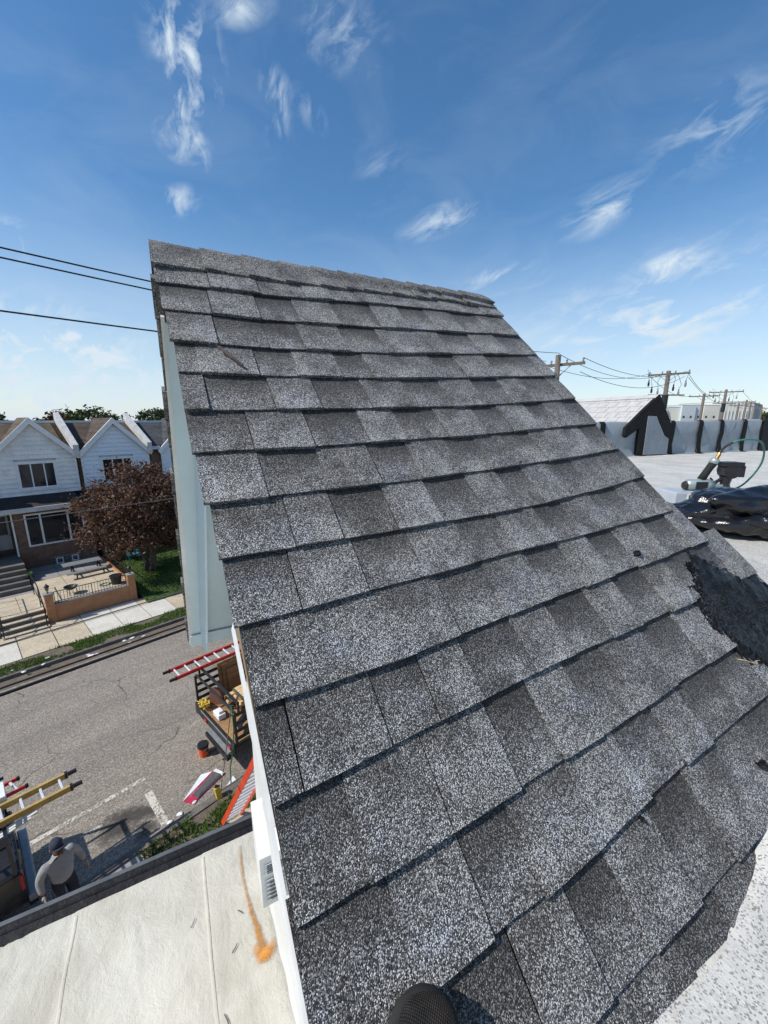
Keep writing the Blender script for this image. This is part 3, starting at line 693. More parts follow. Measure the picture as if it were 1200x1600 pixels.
m = MB(); m.box(-4.6, .3, 23.42, 23.6, .75, .85); 
# picnic bench, grill, bin, hose, plants, teal chair
pb = thing('picnic_table', 'grey plank picnic table with bench seat beneath the brick bay window', 'picnic table', (4.3, 27.4, .99))
for i in range(3):
    m = MB(); m.box(3.32, 5.12, 27.35 + .25 * i, 27.59 + .25 * i, 1.54, 1.58); m.build('table_plank', MT['dull_metal'], pb)
m = MB(); m.box(3.30, 5.14, 26.5, 26.8, 1.30, 1.35); m.build('bench_plank', MT['dull_metal'], pb)
for x in (3.75, 5.0):
    m = MB(); m.bar((x, 26.65, 1.27), (x, 28.05, 1.27), .05, .05); m.bar((x, 27.3, .99), (x, 27.6, 1.54), .06, .06); m.bar((x, 28.2, .99), (x, 27.9, 1.54), .06, .06); m.bar((x, 26.65, .99), (x, 26.65, 1.30), .06, .06); m.build('leg_frame', MT['black_metal'], pb)
gr = thing('fire_bowl', 'small rusty black fire bowl on legs behind the wall railing', 'fire bowl', (3.1, 24.4, .99))
m = MB(); m.lathe(3.1, 24.4, [(.10, 1.22), (.24, 1.30), (.30, 1.40), (.28, 1.40), (.1, 1.28)], 14); m.build('bowl', MT['black_metal'], gr)
for k in range(3):
    m = MB(); a = 2 * pi * k / 3; m.tube([(3.1 + .2 * cos(a), 24.4 + .2 * sin(a), 1.30), (3.1 + .26 * cos(a), 24.4 + .26 * sin(a), .99)], .012, 5); m.build('leg', MT['black_metal'], gr)
bn = thing('planter_tub', 'black ribbed plastic tub beside the right pillar', 'tub', (5.02, 24.25, .99))
m = MB(); m.lathe(5.02, 24.25, [(.22, .99), (.28, 1.44), (.25, 1.44), (.22, 1.2)], 16); m.build('tub_body', MT['black_plastic'], bn)
m = MB(); m.lathe(5.02, 24.25, [(.285, 1.42), (.30, 1.42), (.30, 1.47), (.26, 1.47)], 16); m.build('rim', MT['black_plastic'], bn)
m = MB(); m.tube([(4.55 + .28 * cos(a * .55) * (1 - a * .012), 24.5 + .2 * sin(a * .55), 1.01 + .006 * (a % 4)) for a in range(34)], .018, 5); tag(m.build('garden_hose', MT['hose'], None, smooth=True), 'coiled green garden hose on the patio beside the black tub', 'hose')
ch = thing('garden_chair', 'turquoise plastic chair on the path under the maple tree', 'chair', (7.05, 28.5, .9))
m = MB(); m.box(6.7, 7.35, 28.3, 28.75, 1.12, 1.2); m.build('seat', MT['teal'], ch)
m = MB(); m.prism([(6.7, 28.75, 1.2), (7.35, 28.75, 1.2), (7.35, 28.92, 1.62), (6.7, 28.92, 1.62)], (0, .05, 0)); m.build('backrest', MT['teal'], ch)
for a in (6.73, 7.28):
    for b in (28.32, 28.70):
        m = MB(); m.box(a, a + .05, b, b + .05, .72, 1.12); m.build('leg', MT['teal'], ch)
    m = MB(); m.box(a - .03, a + .07, 28.3, 28.8, 1.36, 1.41); m.build('armrest', MT['teal'], ch)
def plantpot(s, t, z, leaf, label, r=.2):
    p = thing('potted_plant', label, 'plant', (s, t, z))
    m = MB(); m.lathe(s, t, [(r * .7, z), (r, z + .26), (r * .85, z + .26)], 12); m.build('pot', MT['black_plastic'], p)
    m = MB(); rnd = random.Random(int(s * 100))
    for _ in range(60):
        a, b = rnd.uniform(0, 2 * pi), rnd.uniform(.1, 1); L = rnd.uniform(.12, .28); d = Vector((cos(a) * b, sin(a) * b, 1)).normalized() * L; q = Vector((-sin(a), cos(a), 0)) * .035
        o = Vector((s, t, z + .27)); m.add([o - q, o + d * .6 + q, o + d * 1.2, o + d * .6 - q], [(0, 1, 2, 3)])
    m.build('leaves', leaf, p)
plantpot(1.92, 28.0, 1.0, MT['lime'], 'bright lime green plant in a dark pot beside the upper steps')
# trees ------------------------------------------------------------
def tree(name, label, s, t, z0, trunk_h, crown, leafmat, n, leaf, seed, group=None, lean=0.0, sq=1.0, multi=2):
    rnd = random.Random(seed)
    T = thing(name, label, 'tree', (s, t, z0), group=group)
    m = MB(); cx, cy, cz, rx, ry, rz = crown
    for k in range(multi):
        a = 2 * pi * k / max(1, multi) + .6; b = .16 * (multi > 1)
        p0 = (s + b * cos(a), t + b * sin(a), z0 - .1); p1 = (s + (b + .25) * cos(a) + lean * .4, t + (b + .25) * sin(a), z0 + trunk_h)
        p2 = (cx + rx * .35 * cos(a), cy + ry * .35 * sin(a), cz)
        m.tube([p0, ((p0[0] * 2 + p1[0]) / 3 + .05, (p0[1] * 2 + p1[1]) / 3, z0 + trunk_h * .4), p1, p2], [.20 * sq, .15 * sq, .12 * sq, .05 * sq], 8)
        for q in range(5):
            e = Vector((rnd.gauss(0, 1), rnd.gauss(0, 1), rnd.uniform(-.1, 1))).normalized()
            m.tube([p1, (cx + rx * .45 * e.x, cy + ry * .45 * e.y, cz + rz * .3 * e.z), (cx + rx * .85 * e.x, cy + ry * .85 * e.y, cz + rz * .8 * e.z)], [.07 * sq, .04 * sq, .015], 5)
    m.build('trunk', MT['bark'], T, smooth=True)
    c = MB(); clumps = []
    for _ in range(110):
        e = Vector((rnd.gauss(0, 1), rnd.gauss(0, 1), rnd.gauss(0, 1))).normalized() * (rnd.uniform(.35, 1) ** .45)
        if e.z < -.75: continue
        lump = 1 + .22 * NZ.noise(e * 2.2 + Vector((seed, 0, 0)))
        clumps.append((Vector((cx + rx * e.x * lump, cy + ry * e.y * lump, cz + rz * e.z * lump)), rnd.uniform(.18, .34) * min(rx, rz)))
    for _ in range(n):
        cc, cr = clumps[rnd.randrange(len(clumps))]
        p = cc + Vector((rnd.gauss(0, 1), rnd.gauss(0, 1), rnd.gauss(0, .8))) * cr * .5
        u = Vector((rnd.gauss(0, 1), rnd.gauss(0, 1), rnd.gauss(0, .7))).normalized(); w = u.cross(Vector((rnd.gauss(0, 1), rnd.gauss(0, 1), rnd.gauss(0, 1)))).normalized()
        L = leaf * rnd.uniform(.6, 1.35); W = L * .55
        c.add([p - u * L * .5, p + w * W * .5 + u * L * .05, p + u * L * .5, p - w * W * .5], [(0, 1, 2, 3)])
    c.build('crown', leafmat, T)
    return T
tree('maple_tree', 'maroon leaved maple tree on the lawn in front of the bluish gable', 7.35, 26.4, .6, 1.35, (7.05, 26.2, 4.25, 2.75, 2.3, 2.55), MT['maple'], 36000, .155, 4, multi=3)
for i, (px, Y, top, r, mt, lab) in enumerate([
        (11.9, 60, 10.9, 3.8, 'green_leaf', 'dark green tree crown behind the tan roof, tallest of those beyond the houses'),
        (8.6, 58, 10.05, 2.4, 'russet_leaf', 'russet tree crown behind the tan roof beside the dark green one'),
        (3.4, 62, 10.2, 2.4, 'green_leaf', 'small green tree crown at the left edge behind the houses'),
        (15.6, 62, 9.9, 2.6, 'green_leaf', 'low green tree crown between the two white party parapets'),
        (20.0, 60, 10.7, 2.4, 'green_leaf', 'green tree crown behind the slate roof')]):
    tree('background_tree', lab, px, Y, 0, 5.5, (px, Y, top - 2.2, r, r, 2.4), MT[mt], 3800, .42, 20 + i, group='trees beyond the houses', sq=1.2)
# ------------------------------------------------------------------ our own row: roof gable, flat roofs (frame H)
FZ = EYE - .90
CS, SN, DP = cos(R(44)), sin(R(44)), .780
def PL(c, u, h=0.0):                         # point on the near roof slope: c along the ridge, u up the slope, h proud of it
    return (c, u * CS + (DP - h) * SN, EYE + u * SN - (DP - h) * CS)
UR = 1.66                                    # ridge
PR, ZR = PL(0, UR)[1], PL(0, UR)[2]
FA = R(58)
def PF(c, v, h=0.0):                         # street-side slope, v down from the ridge
    return (c, PR + v * cos(FA) + h * sin(FA), ZR - v * sin(FA) + h * cos(FA))
VF = 2.55
home = thing('row_house', 'flat roofed house carrying the steep grey shingled gable in the foreground', 'house', (1.0, 0, 0), 'H')
m = MB(); m.prism([(.365, -7, 0), (9.0, -7, 0), (9.0, 5.9, 0), (6.0, 5.9, 0), (2.6, 2.5, 0), (.365, 2.5, 0)], (0, 0, FZ - .04)); m.build('wall', MT['white_wall'], home)
m = MB()
N_ = 70
def fz(c, p): return FZ + .012 * NZ.noise(Vector((c * 1.1, p * 1.1, 0))) + .02 * max(0, min(1, (p - 4) / 3))
def grid_sheet(pts_fn, nx, ny):
    g = MB()
    for j in range(ny + 1):
        for i in range(nx + 1): g.v.append(pts_fn(i / nx, j / ny))
    for j in range(ny):
        for i in range(nx):
            a = j * (nx + 1) + i; g.f.append([a, a + 1, a + nx + 2, a + nx + 1]); g.fm.append(0)
    return g
def roof_pt(a, b):
    c = .31 + a * 19.7
    front = min(max(.35, .35 + (c - 1.75) * 1.35), 6.12 if c < 11 else 6.12 - (c - 11) * .127)
    return (c, -7 + b * (front + 7), fz(c, -7 + b * (front + 7)))
fl = grid_sheet(roof_pt, 80, 60).build('flat_roof', MT['flat_coat'], home, smooth=True)
# next houses of the row, stepping away along the street
m = MB()
poly = [(9.0, -7, 0), (20, -7, 0), (20, 4.8, 0), (15.8, 5.5, 0), (10.6, 6.2, 0), (9.0, 5.0, 0)]
m.prism(poly, (0, 0, FZ - .05)); nx_ = thing('row_house', 'flat roofed house behind the nail gun, below the striped parapet', 'house', (13, 0, 0), 'H'); m.build('wall', MT['brick_red'], nx_)

# gable body: deck, street slope, soffits, trims
gable = MB()
gable.prism([PL(.10, -.52, -.012), PL(.06, UR, -.012), PL(.06, UR - .05, -.06), PL(.10, -.52, -.06)], (1.47, 0, 0))
gable.prism([PF(.04, .0, -.012), PF(.03, VF, -.012), PF(.03, VF, -.06), PF(.05, .08, -.06)], (1.50, 0, 0))
gable.prism([PL(1.50, -.52, -.0125), PL(1.50, .14, -.0125), PL(1.50, .14, -.06), PL(1.50, -.52, -.06)], (.29, 0, 0))
gr_ = gable.build('gable_deck', MT['deck'], home)
m = MB(); m.prism([PL(.118, -.52, -.004), PL(.062, UR - .01, -.004), PL(.062, UR - .01, -.010), PL(.118, -.52, -.010)], (1.45, 0, 0)); m.build('underlay_felt', MT['roof_black'], home)
m = MB(); m.prism([PL(1.55, -.45, -.07), PL(1.55, UR - .03, -.07), PF(1.55, 1.35, -.07), (1.55, PF(0, 1.35)[1], FZ - .1), (1.55, .36, FZ - .1)], (.02, 0, 0)); m.build('gable_end_wall', MT['tar_dull'], home)
m = MB(); m.prism([(.37, .62, FZ - .1), (.37, PL(0, UR)[1], ZR - .15), (.37, 2.45, FZ - .2)], (.02, 0, 0)); m.build('gable_end_wall', MT['blue_trim'], home)
# street slope: soffit seen from below, shingle edge, fin board, end cap
so = MB(); so.prism([PF(.036, .24, -.058), PF(.60, .24, -.058), PF(.60, VF - .02, -.058), PF(.010, VF - .02, -.058)], (0, -.006, -.004)); so.build('soffit', MT['blue_trim'], home)
m = MB(); m.prism([PF(.028, .22, -.046), PF(.040, .22, -.046), PF(.022, VF, -.046), PF(-.006, VF, -.046)], tuple(Vector(PF(0, 0, -.066)) - Vector(PF(0, 0, -.045)))); m.build('rake_trim', MT['white_trim'], home)
fin = MB()
fin.prism([PF(.110, .70, -.06), PF(.064, VF + .02, -.06), PF(.100, VF + .05, -.135), PF(.137, 1.0, -.135)], (.012, 0, 0))
fin.build('fin_board', MT['blue_trim'], home, bevel=.002)
m = MB(); m.prism([PF(.004, VF - .13, -.072), PF(.66, VF - .13, -.072), PF(.66, VF + .01, -.072), PF(.0, VF + .01, -.072)], (0, -.008, -.006)); m.build('eave_closure', MT['blue_trim'], home, bevel=.002)
m = MB(); m.prism([PF(0, VF - .01, -.08), PF(0, VF - .01, .0), PF(0, VF + .015, .0), PF(0, VF + .015, -.08)], (1.55, 0, 0)); m.build('eave_fascia', MT['white_trim'], home)
# white rake fascia on the near slope, slightly wavy
fa = MB(); n = 60
for i in range(n + 1):
    u = -.5 + (UR + .44) * i / n; w = .0035 * NZ.noise(Vector((u * 14, 1, 0))); cl = .058 + .026 * max(0, min(1, (1.0 - u)))
    k_ = max(0, min(1, (.30 - u) / .42)); k_ = k_ if u < .28 else 0
    ins = .014 if u > .28 else 0
    for dc, h in ((ins, -.012), (ins - .006, -.014), (ins - .006 + w * k_, -.014 - .058 * k_), (ins - .002 + w * 2 * k_, -.014 - .075 * k_)): 
        q = PL(cl + dc, u, h); fa.v.append(q)
for i in range(n):
    for k in range(3): a = i * 4 + k; fa.f.append([a, a + 1, a + 5, a + 4]); fa.fm.append(0)
fa.build('rake_fascia', MT['white_trim'], home, smooth=False)
# end wall skirt trim under the rake, down to the lower white roof
m = MB(); m.prism([(.330, -1.5, 6.08), (.330, 2.45, 6.08), (.330, 2.45, FZ + .3), (.330, .62, FZ - .06), (.330, -1.5, FZ - .06)], (.034, 0, 0)); m.build('end_wall_trim', MT['white_trim'], home)
m = MB(); nn = 50
for i in range(nn + 1):
    p = -.2 + 2.84 * i / nn; 
    for k, z in enumerate((6.13, 6.6, 7.2, 8.0)):
        m.v.append((.318 + .012 * NZ.noise(Vector((p * 5, z * 2, 4))) - .012 * (k == 0), p, z))
for i in range(nn):
    for k in range(3): a = i * 4 + k; m.f.append([a, a + 4, a + 5, a + 1]); m.fm.append(0)
m.build('house_wrap', MT['white_trim'], home, smooth=True)
# boxed return with two louvred vents
bx = MB(); bz = EYE - 2.0
bx.prism([(.196, 1.90, bz), (.176, 1.575, bz), (.31, 1.575, bz), (.33, 1.90, bz)], (0, 0, -.30)); rb = bx.build('boxed_return', MT['white_trim'], home, bevel=.004)
for z0, z1 in ((-.10, -.035), (-.27, -.125)):
    v = MB(); 
    k = 6
    for q in range(k):
        za = bz + z0 + (z1 - z0) * q / k; zb = bz + z0 + (z1 - z0) * (q + .8) / k
        v.prism([(.200, 1.574, za), (.29, 1.574, za), (.29, 1.566, zb), (.200, 1.566, zb)], (0, -.003, 0))
    v.build('vent_louvre', MT['grey_trim'], rb)
v = MB(); v.box(.25, .30, 1.70, 1.86, bz + .001, bz + .006); v.build('vent_louvre', MT['grey_trim'], rb)

# ------------------------------------------------------------------ shingles, piece by piece
BUTT = [[(.02, 1.405), (.37, 1.418), (.85, 1.470), (1.53, 1.520)],
        [(.03, 1.262), (.30, 1.262), (.78, 1.300), (1.53, 1.368)],
        [(.03, 1.114), (.23, 1.108), (.72, 1.138), (1.55, 1.228)],
        [(.04, .978), (.30, .984), (.66, .998), (1.56, 1.080)],
        [(.05, .834), (.40, .844), (.86, .864), (1.57, .928)],
        [(.05, .694), (.31, .699), (.92, .732), (1.58, .782)],
        [(.06, .550), (.39, .559), (.89, .583), (1.58, .638)],
        [(.07, .412), (.44, .417), (1.0, .434), (1.61, .496)],
        [(.07, .265), (.39, .279), (.86, .300), (1.62, .334)],
        [(.08, .119), (.37, .124), (.80, .152), (1.80, .204)],
        [(.08, -.026), (.33, -.009), (.71, .012), (1.95, .048)],
        [(.08, -.170), (.34, -.163), (.79, -.146), (2.1, -.082)],
        [(.08, -.302), (.48, -.298), (.95, -.266), (2.2, -.215)],
        [(.08, -.448), (.46, -.441), (.71, -.436), (2.2, -.400)],
        [(.08, -.580), (.46, -.580), (.71, -.575), (2.2, -.560)]]
LEFT = [.020, .030, .036, .042, .046, .050, .058, .066, .070, .080, .084, .084, .080, .078, .078]
RIGHT = [1.535, 1.535, 1.555, 1.565, 1.570, 1.588, 1.590, 1.615, 1.618, 1.66, 1.79, 1.80, 1.80, 1.80, 1.80]
def interp(L, x):
    if x <= L[0][0]: return L[0][1]
    for (a, b), (c, d) in zip(L, L[1:]):
        if x <= c:
            t = (x - a) / (c - a); return b + (d - b) * t
    return L[-1][1]
def butt(k, c):
    if k < 0: return UR - .02
    return interp(BUTT[k], c) + 0.0030 * NZ.noise(Vector((c * 3.3, k * 5.1, 0))) + .0014 * NZ.noise(Vector((c * 17, k * 3.7, 9)))
SHW = bpy.data.meshes
rs = random.Random(21)
seams_by_row = {}
def lay_course(k):
    c = LEFT[k] + rs.uniform(-.003, .003); right = RIGHT[k] + rs.uniform(-.004, .004)
    raised = rs.random() < .5; first = True; out = []
    while c < right - .004:
        w = rs.choice((.115, .13, .145, .155, .165)) * rs.uniform(.95, 1.05)
        if first and k in (3, 4, 9, 10, 13): w = rs.uniform(.045, .06)
        first = False
        e = c + w
        if right - e < .05: e = right
        e = min(e, right)
        out.append((c, e, raised)); c = e; raised = not raised
        if rs.random() < .08: raised = not raised
    for (a, b, up) in out:
        nu, nv = 6, 3
        lift = .0078 if up else .0035
        lift += rs.uniform(-.001, .001)
        drop = rs.uniform(-.0015, .0015) + (-.001 if up else .001)
        a2, b2 = (a, b) if rs.random() < .35 else (a + .0024, b)
        b2 = min(b2, right)
        skewa = rs.uniform(-.002, .002)
        v = []; uv = []
        for j in range(nv + 1):
            for i in range(nu + 1):
                x = a2 + (b2 - a2) * i / nu + skewa * (j / nv)
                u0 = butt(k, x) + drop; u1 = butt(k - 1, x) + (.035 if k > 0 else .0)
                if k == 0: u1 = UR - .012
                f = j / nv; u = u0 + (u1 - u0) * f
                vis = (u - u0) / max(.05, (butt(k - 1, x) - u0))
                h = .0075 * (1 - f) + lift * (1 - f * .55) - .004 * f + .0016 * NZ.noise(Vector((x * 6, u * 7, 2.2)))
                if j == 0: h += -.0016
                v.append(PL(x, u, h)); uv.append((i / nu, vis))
        m = MB(); m.v = v
        for j in range(nv):
            for i in range(nu): q = j * (nu + 1) + i; m.f.append([q, q + 1, q + nu + 2, q + nu + 1]); m.fm.append(0)
        def skirt(idx, dep):
            b0 = len(m.v)
            for q in idx:
                p = Vector(m.v[q]) - Vector((0, -SN, CS)) * dep; m.v.append(tuple(p)); uv.append((uv[q][0], 1.4))
            for z in range(len(idx) - 1): m.f.append([idx[z], b0 + z, b0 + z + 1, idx[z + 1]]); m.fm.append(0)
        skirt([i for i in range(nu + 1)][::-1], .0065 + lift * .5)
        skirt([j * (nu + 1) for j in range(nv + 1)], .006)
        skirt([j * (nu + 1) + nu for j in range(nv + 1)][::-1], .006)
        m.uv = uv
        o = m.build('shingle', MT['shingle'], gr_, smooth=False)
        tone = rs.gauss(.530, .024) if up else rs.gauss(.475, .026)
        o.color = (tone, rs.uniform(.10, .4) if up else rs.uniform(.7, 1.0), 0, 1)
for k in range(len(BUTT)): lay_course(k)
# ridge caps, folded over the ridge and overlapping towards the street end
edges = [.014, .172, .316, .450, .585, .700, .775, .915, 1.035, 1.125, 1.205, 1.33, 1.525]
CAPB = [(.02, 1.496), (.175, 1.510), (.44, 1.517), (.75, 1.543), (1.22, 1.582), (1.56, 1.590)]
for i, (a, b) in enumerate(zip(edges, edges[1:])):
    m = MB(); uv = []; n = 4; prof = []
    a2 = a + .002; lab = None
    for j in range(n + 1):
        x = a2 + (b + (.016 if i < len(edges) - 2 else .008) - a2) * j / n; g = 1 - j / n
        hh = .012 + .009 * g
        low = interp(CAPB, x) + .004 * NZ.noise(Vector((x * 9, 4, 1)))
        end = .012 if (i == len(edges) - 2 and j == n) else 0
        zr = ZR + .002 + .016 * x + .007 * g
        row = [PL(x, low, hh), PL(x, (low + UR) / 2, hh - .004), PL(x, UR - .03 - end, .008 + .007 * g + .010 * x), (x, PR, zr - end * .8), PF(x, .03 + end, .002 + .008 * g), PF(x, .15, .004 + .006 * g)]
        m.v += row; uv += [(j / n, t) for t in (.1, .4, .7, .5, .4, .3)]
    for j in range(n):
        for q in range(5): s0 = j * 6 + q; m.f.append([s0, s0 + 6, s0 + 7, s0 + 1]); m.fm.append(0)
    b0 = len(m.v)
    for j in range(n + 1): m.v.append(tuple(Vector(m.v[j * 6]) - Vector((0, -SN, CS)) * .016)); uv.append((.5, 1.3))
    for j in range(n): m.f.append([j * 6, b0 + j, b0 + j + 1, (j + 1) * 6]); m.fm.append(0)
    b0 = len(m.v)
    for q in range(6): m.v.append(tuple(Vector(m.v[q]) - Vector((0, 0, .010)))); uv.append((.5, 1.3))
    for q in range(5): m.f.append([q, q + 1, b0 + q + 1, b0 + q]); m.fm.append(0)
    m.uv = uv
    o = m.build('ridge_cap', MT['cap'], gr_); o.color = (rs.gauss(.525, .035), .25, 0, 1)
# street-side shingles (edge seen from the left of the gable)
for k in range(17):
    v0 = .10 + k * .145; m = MB(); uv = []
    c0 = .016 - .013 * v0 + .005 * ((k * 7) % 3 - 1)
    m.v = [PF(c0, v0 + .145, .016), PF(1.56, v0 + .145, .016), PF(1.56, v0, .006), PF(c0, v0, .006)]; top = list(m.v)
    m.prism([top[0], top[1], top[2], top[3]], tuple(Vector(PF(0, 0, -.046)) - Vector(PF(0, 0, 0)))); 
    o = m.build('shingle', MT['cap'], gr_); o.color = (.46, .2, 0, 1)

# ------------------------------------------------------------------ tar, coating lap, debris on the roof (frame H)
def inside(p, poly):
    x, y = p; r = False; j = len(poly) - 1
    for i in range(len(poly)):
        xi, yi = poly[i]; xj, yj = poly[j]
        if (yi > y) != (yj > y) and x < (xj - xi) * (y - yi) / (yj - yi) + xi: r = not r
        j = i
    return r
def surf(c, p):
    """height of roof slope or flat roof under (c, p)"""
    u = (p - DP * SN) / CS; zs = PL(c, u, .010)[2]
    if c > 1.78: zs = zs - (c - 1.78) * 1.15
    if u > .16 and c > 1.6: zs -= 4 * (u - .16)
    return max(zs, FZ)
def patch(name, poly, step, mat, h, amp, freq, parent, seed=0, jag=.012):
    xs = [p[0] for p in poly]; ys = [p[1] for p in poly]; m = MB(); idx = {}
    ni = int((max(xs) - min(xs)) / step) + 2; nj = int((max(ys) - min(ys)) / step) + 2
    def vert(i, j):
        if (i, j) in idx: return idx[(i, j)]
        c, p = min(xs) + i * step, min(ys) + j * step
        ed = not all(inside((c + d * step, p + e * step), poly) for d in (-1.5, 0, 1.5) for e in (-1.5, 0, 1.5))
        n1 = NZ.noise(Vector((c * freq, p * freq * .45, seed))); n2 = NZ.noise(Vector((c * freq * 3, p * freq * 1.6, seed + 4)))
        hh = h + amp * (abs(n1) * 1.2 + .5 * n2) - (h * .85 if ed else 0)
        idx[(i, j)] = len(m.v); m.v.append((c + jag * NZ.noise(Vector((c * 40, p * 40, 1 + seed))), p + jag * NZ.noise(Vector((c * 40, p * 40, 7 + seed))), surf(c, p) + hh)); return idx[(i, j)]
    for i in range(ni):
        for j in range(nj):
            c, p = min(xs) + (i + .5) * step, min(ys) + (j + .5) * step
            q = (c + .03 * NZ.noise(Vector((c * 22, p * 22, seed))), p + .03 * NZ.noise(Vector((c * 22, p * 22, seed + 3))))
            if inside(q, poly): m.f.append([vert(i, j), vert(i + 1, j), vert(i + 1, j + 1), vert(i, j + 1)]); m.fm.append(0)
    return m.build(name, mat, parent, smooth=True)
cu = lambda c, u: (c, u * CS + DP * SN)
tarp = [cu(1.50, .185), cu(1.43, .10), cu(1.37, .03), cu(1.345, -.04), cu(1.345, -.09), cu(1.38, -.15), cu(1.42, -.205), cu(1.50, -.27), cu(1.62, -.36), cu(1.80, -.44), (2.2, .10), (3.3, .2), (3.4, .75), (2.75, .86), cu(1.98, -.0), cu(1.80, .015), cu(1.68, .06)]
patch('tar_patch', tarp, .012, MT['tar'], .016, .0035, 7, home, 2)
LAPU = [(.30, -.60), (.40, -.56), (.60, -.515), (.78, -.50), (.95, -.455), (1.10, -.410), (1.25, -.38), (1.45, -.36), (1.70, -.36)]
lp = MB(); nl = 220; kr = 9
for i in range(nl + 1):
    c = .30 + 1.4 * i / nl
    ub = interp(LAPU, c) + .006 * NZ.noise(Vector((c * 9, 3, 3))) + .0035 * NZ.noise(Vector((c * 31, 1, 8)))
    for k in range(kr + 1):
        u = ub - .30 * (k / kr) ** 1.4
        q = PL(c, u, .002 if k == 0 else .023 + .003 * NZ.noise(Vector((c * 12, u * 12, 4))))
        lp.v.append((q[0], q[1], max(q[2], fz(q[0], q[1]) + .004 - .02 * (k == kr))))
for i in range(nl):
    for k in range(kr): a = i * (kr + 1) + k; lp.f.append([a, a + 1, a + kr + 2, a + kr + 1]); lp.fm.append(0)
lp.build('coating_lap', MT['flat_coat'], home, smooth=True)
# tar drops and scraps lying on the shingles
for c, u, s, lab in ((1.253, .212, .014, 'black tar blob on the shingles near the right rake, above the tar patch'), (1.16, -.345, .012, 'black tar blob on the shingles at the lower right'),
                     (.735, -.29, .006, 'tiny black tar fleck on the lower shingles left of the blob'), (1.02, .60, .005, 'tiny black tar fleck in the middle of the shingled slope')):
    P = PL(c, u, .016); m = MB(); m.blob(P, (s, s * .8, s * .55), 2, .8, int(c * 90)); tag(m.build('tar_blob', MT['tar'], None, 'H', smooth=True, base=P), lab, 'tar blob', 'tar blobs on the shingles')
P = PL(.185, 1.05, .018); m = MB(); m.prism([PL(.155, 1.083, .016), PL(.163, 1.090, .016), PL(.215, 1.012, .016), PL(.209, 1.006, .016)], tuple(Vector((0, -SN, CS)) * .004))
tag(m.build('twig', MT['bark'], None, 'H', base=P), 'thin greenish wood splinter lying on the upper left shingles', 'twig')
m = MB(); m.tube([PL(1.34, -.145, .02), PL(1.36, -.155, .024), PL(1.385, -.175, .03), PL(1.40, -.168, .026), PL(1.425, -.172, .022)], .0011, 5)
tag(m.build('straw', MT['lumber'], None, 'H', smooth=True, base=PL(1.38, -.16, .02)), 'curled yellow straw on the shingles just below the tar patch', 'straw')

# ------------------------------------------------------------------ lower white roof in front, left
low = thing('row_house', 'lower building with cream coated flat roof and black tarred parapet beside the shingled gable', 'house', (-3, 1, 0), 'H')
m = MB(); m.box(-9, .325, -3, 3.02, 0, 6.02); m.build('wall', MT['brick_dark'], low)
WZ = EYE - 3.43
def wz(c, p):
    z = WZ + .010 * NZ.noise(Vector((c * 1.6, p * 1.2, 0))) + .005 * NZ.noise(Vector((c * 5, p * 4, 2)))
    z += .012 * ((p - 2.70) / .2) ** 2 if p > 2.7 else 0
    for sx in (-.09, -.91, -1.75, -2.6):
        z += .007 * (1 if c > sx + .012 * NZ.noise(Vector((p * 3, sx, 0))) else 0)
    return z
g = grid_sheet(lambda a, b: (-7 + 7.335 * a, -3 + 5.93 * b, wz(-7 + 7.335 * a, -3 + 5.93 * b)), 320, 90); wr = g.build('roof_membrane', MT['white_coat'], low, smooth=True)
for sx in (-.09, -.91):
    m = MB(); n = 60
    for i in range(n + 1):
        p = -.5 + 3.4 * i / n; x = sx + .012 * NZ.noise(Vector((p * 3, sx, 0))) - .004
        m.v += [(x - .010, p, wz(x - .012, p) + .001), (x, p, wz(x + .012, p) + .006 + .002 * NZ.noise(Vector((p * 20, 1, 1)))), (x + .012, p, wz(x + .014, p) + .002)]
    for i in range(n):
        for k in range(2): a = i * 3 + k; m.f.append([a, a + 1, a + 4, a + 3]); m.fm.append(0)
    m.build('lap_seam', MT['white_coat'], low, smooth=True)
# tarred parapet with a ragged lower edge, metal drip cap
m = MB(); n = 260
for i in range(n + 1):
    c = -7 + 7.33 * i / n; j = .016 * NZ.noise(Vector((c * 6, 0, 0))) + .010 * NZ.noise(Vector((c * 23, 4, 0)))
    for p, z in ((2.905 + j, WZ + .022), (2.945 + j * .4, WZ + .036), (2.985, WZ + .052), (3.03, WZ + .066)):
        k = .005 * NZ.noise(Vector((c * 18, p * 30, z * 20))); m.v.append((c, p + k, z + k + .03 * (p < 2.9) * 0))
for i in range(n):
    for k in range(3): a = i * 4 + k; m.f.append([a, a + 1, a + 5, a + 4]); m.fm.append(0)
m.build('tarred_upstand', MT['tar_parapet'], low, smooth=True)
m = MB(); m.box(-7, .328, 2.984, 3.055, WZ - .25, WZ + .058); m.build('parapet', MT['tar_parapet'], low)
m = MB(); m.box(-7, .329, 3.030, 3.062, WZ + .055, WZ + .078); m.build('drip_edge', MT['drip'], low)
# rust streak, hot rust spot, scuffs
def ribbon(name, pts, ws, mat, al, z_off=.010):
    m = MB(); uv = []; n = len(pts)
    for i, (c, p) in enumerate(pts):
        d = Vector((pts[min(i + 1, n - 1)][0] - pts[max(i - 1, 0)][0], pts[min(i + 1, n - 1)][1] - pts[max(i - 1, 0)][1], 0)).normalized(); q = Vector((-d.y, d.x, 0)) * ws[i]
        for k in range(-2, 3): x, y = c + q.x * k / 2, p + q.y * k / 2; m.v.append((x, y, wz(x, y) + z_off)); uv.append(((k + 2) / 4, al[i]))
    for i in range(n - 1):
        for k in range(4): a = i * 5 + k; m.f.append([a, a + 1, a + 6, a + 5]); m.fm.append(0)
    m.uv = uv; return m.build(name, mat, low, smooth=True)
pt = [(.183, 2.86), (.172, 2.72), (.168, 2.60), (.172, 2.48), (.182, 2.37), (.196, 2.26), (.207, 2.16), (.214, 2.10)]
